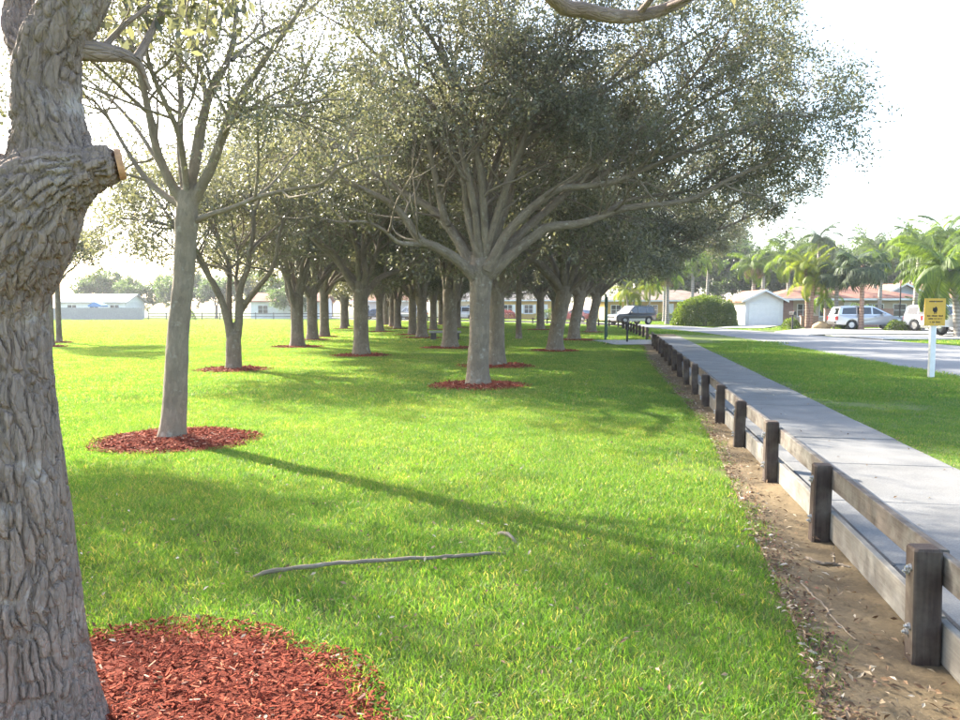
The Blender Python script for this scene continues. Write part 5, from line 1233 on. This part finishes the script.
car('sedan', (10.9, 86.5, .05), R(135), paint('red_car_paint', (.20, .03, .03), .1, .3), 'red car glimpsed between the right-hand row trunks')

# ------------------------------------------------------------------ palms
def frond_mesh(L, droop, nl, ll, mat, hang=.6, seed=0, stiff=.0):
    """feather leaf: arched midrib with leaflets on both sides, along local +x"""
    rg = np.random.default_rng(seed); n = 14; a0 = R(38); pts = []; x = z = 0.0
    for i in range(n + 1):
        t = i / n; pts.append((x, 0, z)); a = a0 - droop * t ** 1.25; x += math.cos(a) * L / n; z += math.sin(a) * L / n
    pts = np.array(pts); V, F, _ = tubes(pts[None], taper(np.array([.028 * L / 2.5]), np.array([.006]), n + 1), 4)
    Vs, Fs = [V], [F]; o = len(V); t = np.repeat(np.linspace(.12, 1, nl), 2); sd = np.tile([1., -1.], nl)
    ix = t * n; i = np.minimum(ix.astype(int), n - 1); f = (ix - i)[:, None]; p = pts[i] * (1 - f) + pts[i + 1] * f; tan = unit(pts[i + 1] - pts[i])
    up = np.cross(tan, np.array((0, 1, 0))) * -1
    d = unit(tan * (.45 + .5 * t[:, None]) + np.array((0, 1, 0)) * sd[:, None] * (1.0 - .3 * t[:, None]) - np.array((0, 0, 1)) * (hang * rg.uniform(.6, 1.4, len(t)))[:, None] + up * .2)
    ln = ll * (np.sin(np.pi * np.clip(t * .82 + .16, 0, 1)) ** .7 * rg.uniform(.85, 1.1, len(t)))[:, None]; w = unit(np.cross(d, np.array((0, 0, 1)) + tan * .3)) * .02 * L / 2.5
    m = p + d * ln * .5; tip = p + d * ln - np.array((0, 0, 1)) * ln * hang * .35
    LV = np.stack([p, m + w, tip, m - w], 1).reshape(-1, 3); Vs.append(LV); Fs.append(np.arange(len(LV)).reshape(-1, 4) + o)
    me = mesh_np('frond', np.concatenate(Vs), [np.concatenate(Fs)], False); me.materials.append(mat); return me
def fan_mesh(Rr, mat, seed=0):
    """fan leaf: stalk and radiating pointed segments with hanging tips, along +x"""
    rg = np.random.default_rng(seed); st = np.array([(0, 0, 0), (.5, 0, .12), (.95, 0, .12)]) ; V, F, _ = tubes(st[None], np.full((1, 3), .018), 4)
    n = 22; a = np.linspace(-2.2, 2.2, n); c = np.array((.95, 0, .12)); d = np.stack([np.cos(a), np.sin(a), -.1 - .12 * np.abs(a)], 1); L = Rr * (1 - .12 * np.abs(a))[:, None] * rg.uniform(.9, 1.1, (n, 1)); w = np.stack([-np.sin(a), np.cos(a), np.zeros(n)], 1) * .055
    m = c + d * L * .6; tip = c + d * L * .9 - np.array((0, 0, 1)) * L * .42; LV = np.stack([np.broadcast_to(c, m.shape), m + w, tip, m - w], 1).reshape(-1, 3)
    me = mesh_np('frond', np.concatenate([V, LV]), [np.concatenate([F, np.arange(len(LV)).reshape(-1, 4) + len(V)])], False); me.materials.append(mat); return me
def palm_bark(name, a, b):
    m, nt, bs = new_mat(name); c = coords(nt); w = N(nt, 'ShaderNodeTexWave', bands_direction='Z'); w.inputs['Scale'].default_value = 1.6; w.inputs['Distortion'].default_value = 2.0; nt.links.new(c, w.inputs[0])
    nt.links.new(mixc(nt, 1.0, ramp(nt, w.outputs['Fac'], [(.2, a), (.8, b)]), ramp(nt, noise(nt, c, 9, 4), [(.3, (.75, .75, .75)), (.7, (1.2, 1.2, 1.2))]), 'MULTIPLY'), bs.inputs['Base Color']); bs.inputs['Roughness'].default_value = .9; bump(nt, w.outputs['Fac'], .6, .02, bs); return m
M['palm_bark'] = palm_bark('ringed_palm_bark', (.22, .19, .16), (.32, .29, .25)); M['red_palm_bark'] = palm_bark('reddish_palm_bark', (.22, .13, .09), (.32, .21, .15))
FR = {}
def fronds(key):
    if key in FR: return FR[key]
    mk = {'coconut': lambda: [frond_mesh(3.3, R(d), 72, .80, M['palm_leaf'], h, s) for s, (d, h) in enumerate(((70, .5), (105, .8), (135, 1.0)))],
          'gold': lambda: [frond_mesh(2.3, R(d), 58, .60, M['gold_palm_leaf'], h, 10 + s) for s, (d, h) in enumerate(((60, .35), (100, .6), (140, .8)))],
          'green': lambda: [frond_mesh(2.7, R(d), 62, .68, M['palm_leaf'], h, 20 + s) for s, (d, h) in enumerate(((75, .5), (110, .7), (145, 1.0)))],
          'blue': lambda: [frond_mesh(2.9, R(d), 62, .72, M['blue_palm_leaf'], h, 30 + s) for s, (d, h) in enumerate(((75, .5), (110, .7), (140, .9)))],
          'dead': lambda: [frond_mesh(2.0, R(d), 26, .5, M['dead_frond'], h, 40 + s) for s, (d, h) in enumerate(((150, 1.0), (165, 1.2), (175, 1.4)))],
          'fan': lambda: [fan_mesh(r_, M['blue_palm_leaf'], 50 + s) for s, r_ in enumerate((.85, .95, .8))]}
    FR[key] = mk[key](); return FR[key]
def palm(loc, top, r, key, n, label, barkm, lean=(0, 0), dead=0, sc=1.0, stems=None, group='palms in front of the houses'):
    e = empty('palm_tree', (loc[0], loc[1], 0)); tag(e, label, 'palm', group); rg = np.random.default_rng(int(abs(loc[0] * 31 + loc[1] * 7)))
    for (dx, dy, tp) in (stems or [(0, 0, 1.0)]):
        hgt = top * tp; pts = catmull([(dx * .4, dy * .4, -.1), (dx * .5 + lean[0] * .2, dy * .5 + lean[1] * .2, hgt * .35), (dx * .8 + lean[0] * .6, dy * .8, hgt * .7), (dx + lean[0], dy + lean[1], hgt)], 16)
        hh = np.linspace(0, 1, 16); rad = r * (1.0 + .5 * np.exp(-hh / .06) - .25 * hh); g_ = Geo(); g_.add(*tubes(pts[None], (rad * (1 + .04 * np.cos(np.arange(16) * 3.0)))[None], 12)); link('trunk', g_.mesh('trunk'), barkm, e)
        hub = (dx + lean[0], dy + lean[1], hgt - .05); ms = fronds(key)
        for k in range(n):
            t = (k + .5) / n; el = R(62) - R(95) * t + rg.normal(0, .1); az = k * 2.39996 + rg.normal(0, .15)
            o = link('frond', ms[min(2, int(t * 3))], None, e); o.location = hub; o.rotation_euler = (rg.normal(0, .15), -el + R(25), az); s = sc * rg.uniform(.85, 1.1); o.scale = (s, s, s)
        for k in range(dead):
            o = link('frond', fronds('dead')[k % 3], None, e); o.location = (hub[0], hub[1], hub[2] - .15); o.rotation_euler = (0, R(35), k * 2.4); o.scale = (sc * .9,) * 3; o['label'] = 'dry brown hanging frond'
    return e
palm((18.2, 75, 0), 5.0, .20, 'green', 15, 'grey-trunked palm with a shaggy crown between SUV and hedge', M['palm_bark'], (0, 0), 9)
palm((16.4, 84, 0), 3.6, .12, 'gold', 13, 'yellow-green palm left of the SUV, farther of the pair', M['palm_bark'], stems=[(-.5, 0, 1), (.5, .3, .9)])
palm((18.0, 82, 0), 4.2, .12, 'gold', 14, 'yellow-green palm just above the SUV roof', M['palm_bark'])
palm((28.3, 80, 0), 6.2, .22, 'green', 17, 'drooping green palm above the gap left of the white garage', M['palm_bark'], (0, 0), 9, 1.2)
palm((24.9, 58.2, 0), 4.9, .15, 'gold', 15, 'bright yellow-green palm clump right of the white garage', M['red_palm_bark'], stems=[(-.45, 0, 1.0), (.35, .3, .92), (.05, -.3, .78)])
palm((26.4, 57.2, 0), 4.3, .16, 'fan', 26, 'slim dark fan palm between the bright clump and the minivan', M['palm_bark'], sc=1.0)
palm((27.2, 55.0, 0), 4.7, .17, 'fan', 32, 'dark fan palm standing in front of the silver minivan', M['red_palm_bark'], sc=1.25)
palm((25.6, 41.2, 0), 3.7, .20, 'coconut', 22, 'big green coconut palm leaning behind the yellow sign', M['palm_bark'], (-.5, .3), 2, 1.0)
palm((33.5, 59.5, 0), 6.6, .2, 'coconut', 17, 'tall coconut palm behind the white SUV, left of the right edge', M['palm_bark'], (.3, 0), 2)
palm((37.5, 62.0, 0), 7.4, .2, 'coconut', 17, 'tallest coconut palm by the right edge of the picture', M['palm_bark'], (-.3, 0), 2)
palm((32.8, 75.0, 0), 8.4, .2, 'blue', 16, 'tall blue-green palm rising behind the bright clump', M['palm_bark'])
palm((37.8, 74.0, 0), 7.6, .2, 'blue', 16, 'blue-green palm rising behind the dark fan palms', M['palm_bark'])
palm((24.2, 88.0, 0), 7.2, .2, 'green', 16, 'green palm rising behind the big rounded hedge', M['palm_bark'], (0, 0), 4, 1.1)
palm((30.5, 68.2, 0), 2.6, .12, 'green', 12, 'small low palm against the house wall behind the minivan', M['palm_bark'], sc=.8)
palm((31.2, 54.2, 0), 1.5, .1, 'green', 12, 'small young palm beside the nose of the minivan', M['palm_bark'], sc=.7)
palm((27.0, 92.0, 0), 7.6, .2, 'green', 16, 'green palm in the background just right of the hedge top', M['palm_bark'], (.2, 0), 3, 1.15)
palm((21.5, 90.0, 0), 6.4, .2, 'blue', 16, 'blue-green palm behind the left end of the hedge', M['palm_bark'], (0, 0), 3, 1.15)
palm((31.5, 86.0, 0), 7.6, .2, 'blue', 16, 'blue-green palm directly behind the white garage roof', M['palm_bark'], (0, 0), 3, 1.2)
palm((29.4, 73.5, 0), 6.3, .18, 'green', 16, 'green palm rising behind the red roof left of the bright clump', M['palm_bark'], (-.2, 0), 3, 1.1)
palm((36.2, 70.0, 0), 6.6, .18, 'green', 16, 'green palm between the dark fan palms and the tall coconut palms', M['palm_bark'], (.2, 0), 3, 1.1)
palm((33.8, 56.5, 0), 5.2, .2, 'coconut', 18, 'yellow-green coconut palm with low fronds over the white SUV', M['palm_bark'], (-.3, 0), 3, 1.0)
# thin dark pole
pl = empty('pole', (30.2, 55.5, 0)); tag(pl, 'thin dark pole between the minivan and the white SUV', 'pole'); mb = MB(); mb.tube((0, 0, -.1), (0, 0, 3.9), .05, .04, 10); mb.build('shaft', M['black'], pl); mb = MB(); mb.lathe([(.05, 3.88), (.12, 3.95), (.11, 4.1), (.02, 4.2), (.001, 4.21)], 'z', n=12); mb.build('lantern', M['black'], pl)

# ------------------------------------------------------------------ hedge and shrubs
def shrub_mesh(rx, ry, rz_, n, leaf, seed, lump=.25):
    """leaves on and inside an uneven mound"""
    rg = np.random.default_rng(seed); d = unit(rg.normal(0, 1, (n, 3))); d[:, 2] = np.abs(d[:, 2]) * 1.0 - .05
    k = 1 + lump * (fbm(d + 3, 2.2, 3, seed) - .5) * 2; r_ = rg.uniform(.72, 1.04, n) ** .5 * k
    p = d * r_[:, None]; sq = np.maximum(np.abs(p[:, :2]).max(1), 1e-6) ** -.3; p[:, :2] *= np.clip(sq, .8, 1.3)[:, None]
    p = p * np.array((rx, ry, rz_)); p[:, 2] = np.maximum(p[:, 2], .02)
    q = unit(rg.normal(0, .6, (n, 3)) + d * .7); w = unit(np.cross(q, rg.normal(0, 1, (n, 3)))); L = leaf * rg.uniform(.6, 1.3, n)[:, None]; c = p + q * L * .5
    V = np.stack([p, c + w * L * .24, p + q * L, c - w * L * .24], 1).reshape(-1, 3); return mesh_np('foliage', V, [np.arange(len(V)).reshape(-1, 4)], True)
def shrub(loc, size, n, leaf, mat, label, seed, cat='shrub', name='shrub', group=None):
    e = empty(name, loc); tag(e, label, cat, group); me = shrub_mesh(*size, n, leaf, seed); link('foliage', me, mat, e)
    g_ = Geo()
    for k in range(5):
        a = k * 1.3; g_.add(*tubes(catmull([(0, 0, -.1), (math.cos(a) * size[0] * .2, math.sin(a) * size[1] * .2, size[2] * .4), (math.cos(a) * size[0] * .55, math.sin(a) * size[1] * .55, size[2] * .8)], 8)[None], taper(np.array([.05]), np.array([.015]), 8), 6))
    link('stem', g_.mesh('stem'), M['bark'], e); return e
shrub((19.8, 68.0, 0), (2.75, 2.0, 2.75), 26000, .17, M['hedge_leaf'], 'big rounded green hedge bush left of the white garage', 1, 'hedge', 'hedge')
shrub((23.6, 58.4, 0), (.65, .6, .85), 2600, .10, M['hedge_leaf'], 'small round green shrub left of the boulder', 2)
shrub((26.7, 56.0, 0), (.75, .6, .6), 2600, .10, M['hedge_leaf'], 'low green shrub at the foot of the slim fan palm', 3)
shrub((28.7, 53.0, 0), (.8, .6, .75), 2600, .10, M['hedge_leaf'], 'green shrub in front of the minivan front door', 4)
shrub((29.7, 53.2, 0), (.6, .6, .65), 2200, .10, M['hedge_leaf'], 'green shrub in front of the minivan front wheel', 5)
shrub((33.0, 66.5, 0), (1.6, .9, 1.9), 5000, .14, M['palm_leaf'], 'tall leafy shrub under the blue-grey gable', 6)
shrub((22.2, 92.0, 0), (1.4, .8, 1.0), 2500, .14, M['hedge_leaf'], 'trimmed shrub against the ochre house wall', 7)
shrub((3.9, 108.5, 0), (1.1, .8, 1.3), 2200, .15, M['red_leaf'], 'reddish shrub in front of the shuttered yellow house', 8)
shrub((9.5, 108.0, 0), (1.6, .9, 1.5), 2500, .15, M['hedge_leaf'], 'green shrub at the corner of the shuttered yellow house', 9)
shrub((-40.5, 105.5, 0), (1.5, 1.0, 1.7), 2500, .16, M['palm_leaf'], 'bright green shrub at the end of the grey board fence', 10)

# ------------------------------------------------------------------ trees behind the houses
BGS = [(7, .2, 1, (35, 70), (1.8, 3.2), (.03, .05), 5, .13, .02, 5, .7, .1), (5, .2, 1, (30, 65), (.9, 1.6), (.012, .02), 3, .16, 0, 3, .9, 0), (4, .15, 1, (25, 70), (.4, .9), (.005, .008), 2, .2, -.03, 3, 1, 0)]
BG = [generic_oak(201, nl=9, fork=2.6, r=.26, leaf=.30, m=17, spec=BGS, Lr=(3.6, 5.4), el=(15, 75), zmin=1.2, upl=3, ar=.55), generic_oak(202, nl=8, fork=2.0, r=.24, leaf=.30, m=17, spec=BGS, Lr=(3.4, 5.0), el=(20, 78), zmin=1.0, upl=3, ar=.55)]
for wme, cme in BG: cme.materials.append(M['pale_leaf']); cme.materials.append(M['bark']); wme.materials.append(M['bark'])
def bgtree(k, x, y, s, rz, label):
    t = empty('broadleaf_tree', (x, y, 0), rz); link('trunk', BG[k][0], None, t); link('crown', BG[k][1], None, t); t.scale = (s, s, s); tag(t, label, 'tree', 'trees behind the far houses')
FL = [(-72, 122, .95), (-65, 132, 1.05), (-56.5, 126, .78), (-51, 130, .95), (-47, 124, .9), (-41, 120, .86), (-36.5, 128, .95), (-31.5, 124, .9), (-26.5, 108.5, .62), (-25, 130, 1.0), (-18, 134, 1.0), (-11, 132, 1.0), (-4, 130, 1.0), (3, 134, 1.05), (10, 128, 1.0)]
for i, (x, y, s) in enumerate(FL): bgtree(i % 2, x, y, s, i * 1.7, 'leafy tree across the field, %s from the left in the far tree line' % ORD[i])
RT = [(15, 118, 1.1), (21, 110, 1.15), (27, 108, 1.3), (32, 104, 1.35), (37, 106, 1.25), (42, 100, 1.25), (47, 98, 1.3), (53, 96, 1.3), (59, 94, 1.3), (66, 98, 1.3)]
for i, (x, y, s) in enumerate(RT): bgtree((i + 1) % 2, x, y, s, i * 2.1, 'leafy tree behind the right-hand houses, %s from the left in its row' % ORD[i])

# ------------------------------------------------------------------ the warm hazy air
mb = MB(); mb.box(-640, 640, -130, 640, -1.1, 16.5)
hz = mb.build('haze', None); hm_ = bpy.data.materials.new('haze'); hm_.use_nodes = True; nt = hm_.node_tree
for n in list(nt.nodes): nt.nodes.remove(n)
pv = nt.nodes.new('ShaderNodeVolumePrincipled'); pv.inputs['Color'].default_value = (.93, .95, 1.0, 1); pv.inputs['Density'].default_value = .0005; pv.inputs['Anisotropy'].default_value = .2
mo = nt.nodes.new('ShaderNodeOutputMaterial'); nt.links.new(pv.outputs[0], mo.inputs['Volume']); hz.data.materials.append(hm_)
tag(hz, 'thin bright haze in the air of the park', kind='stuff')
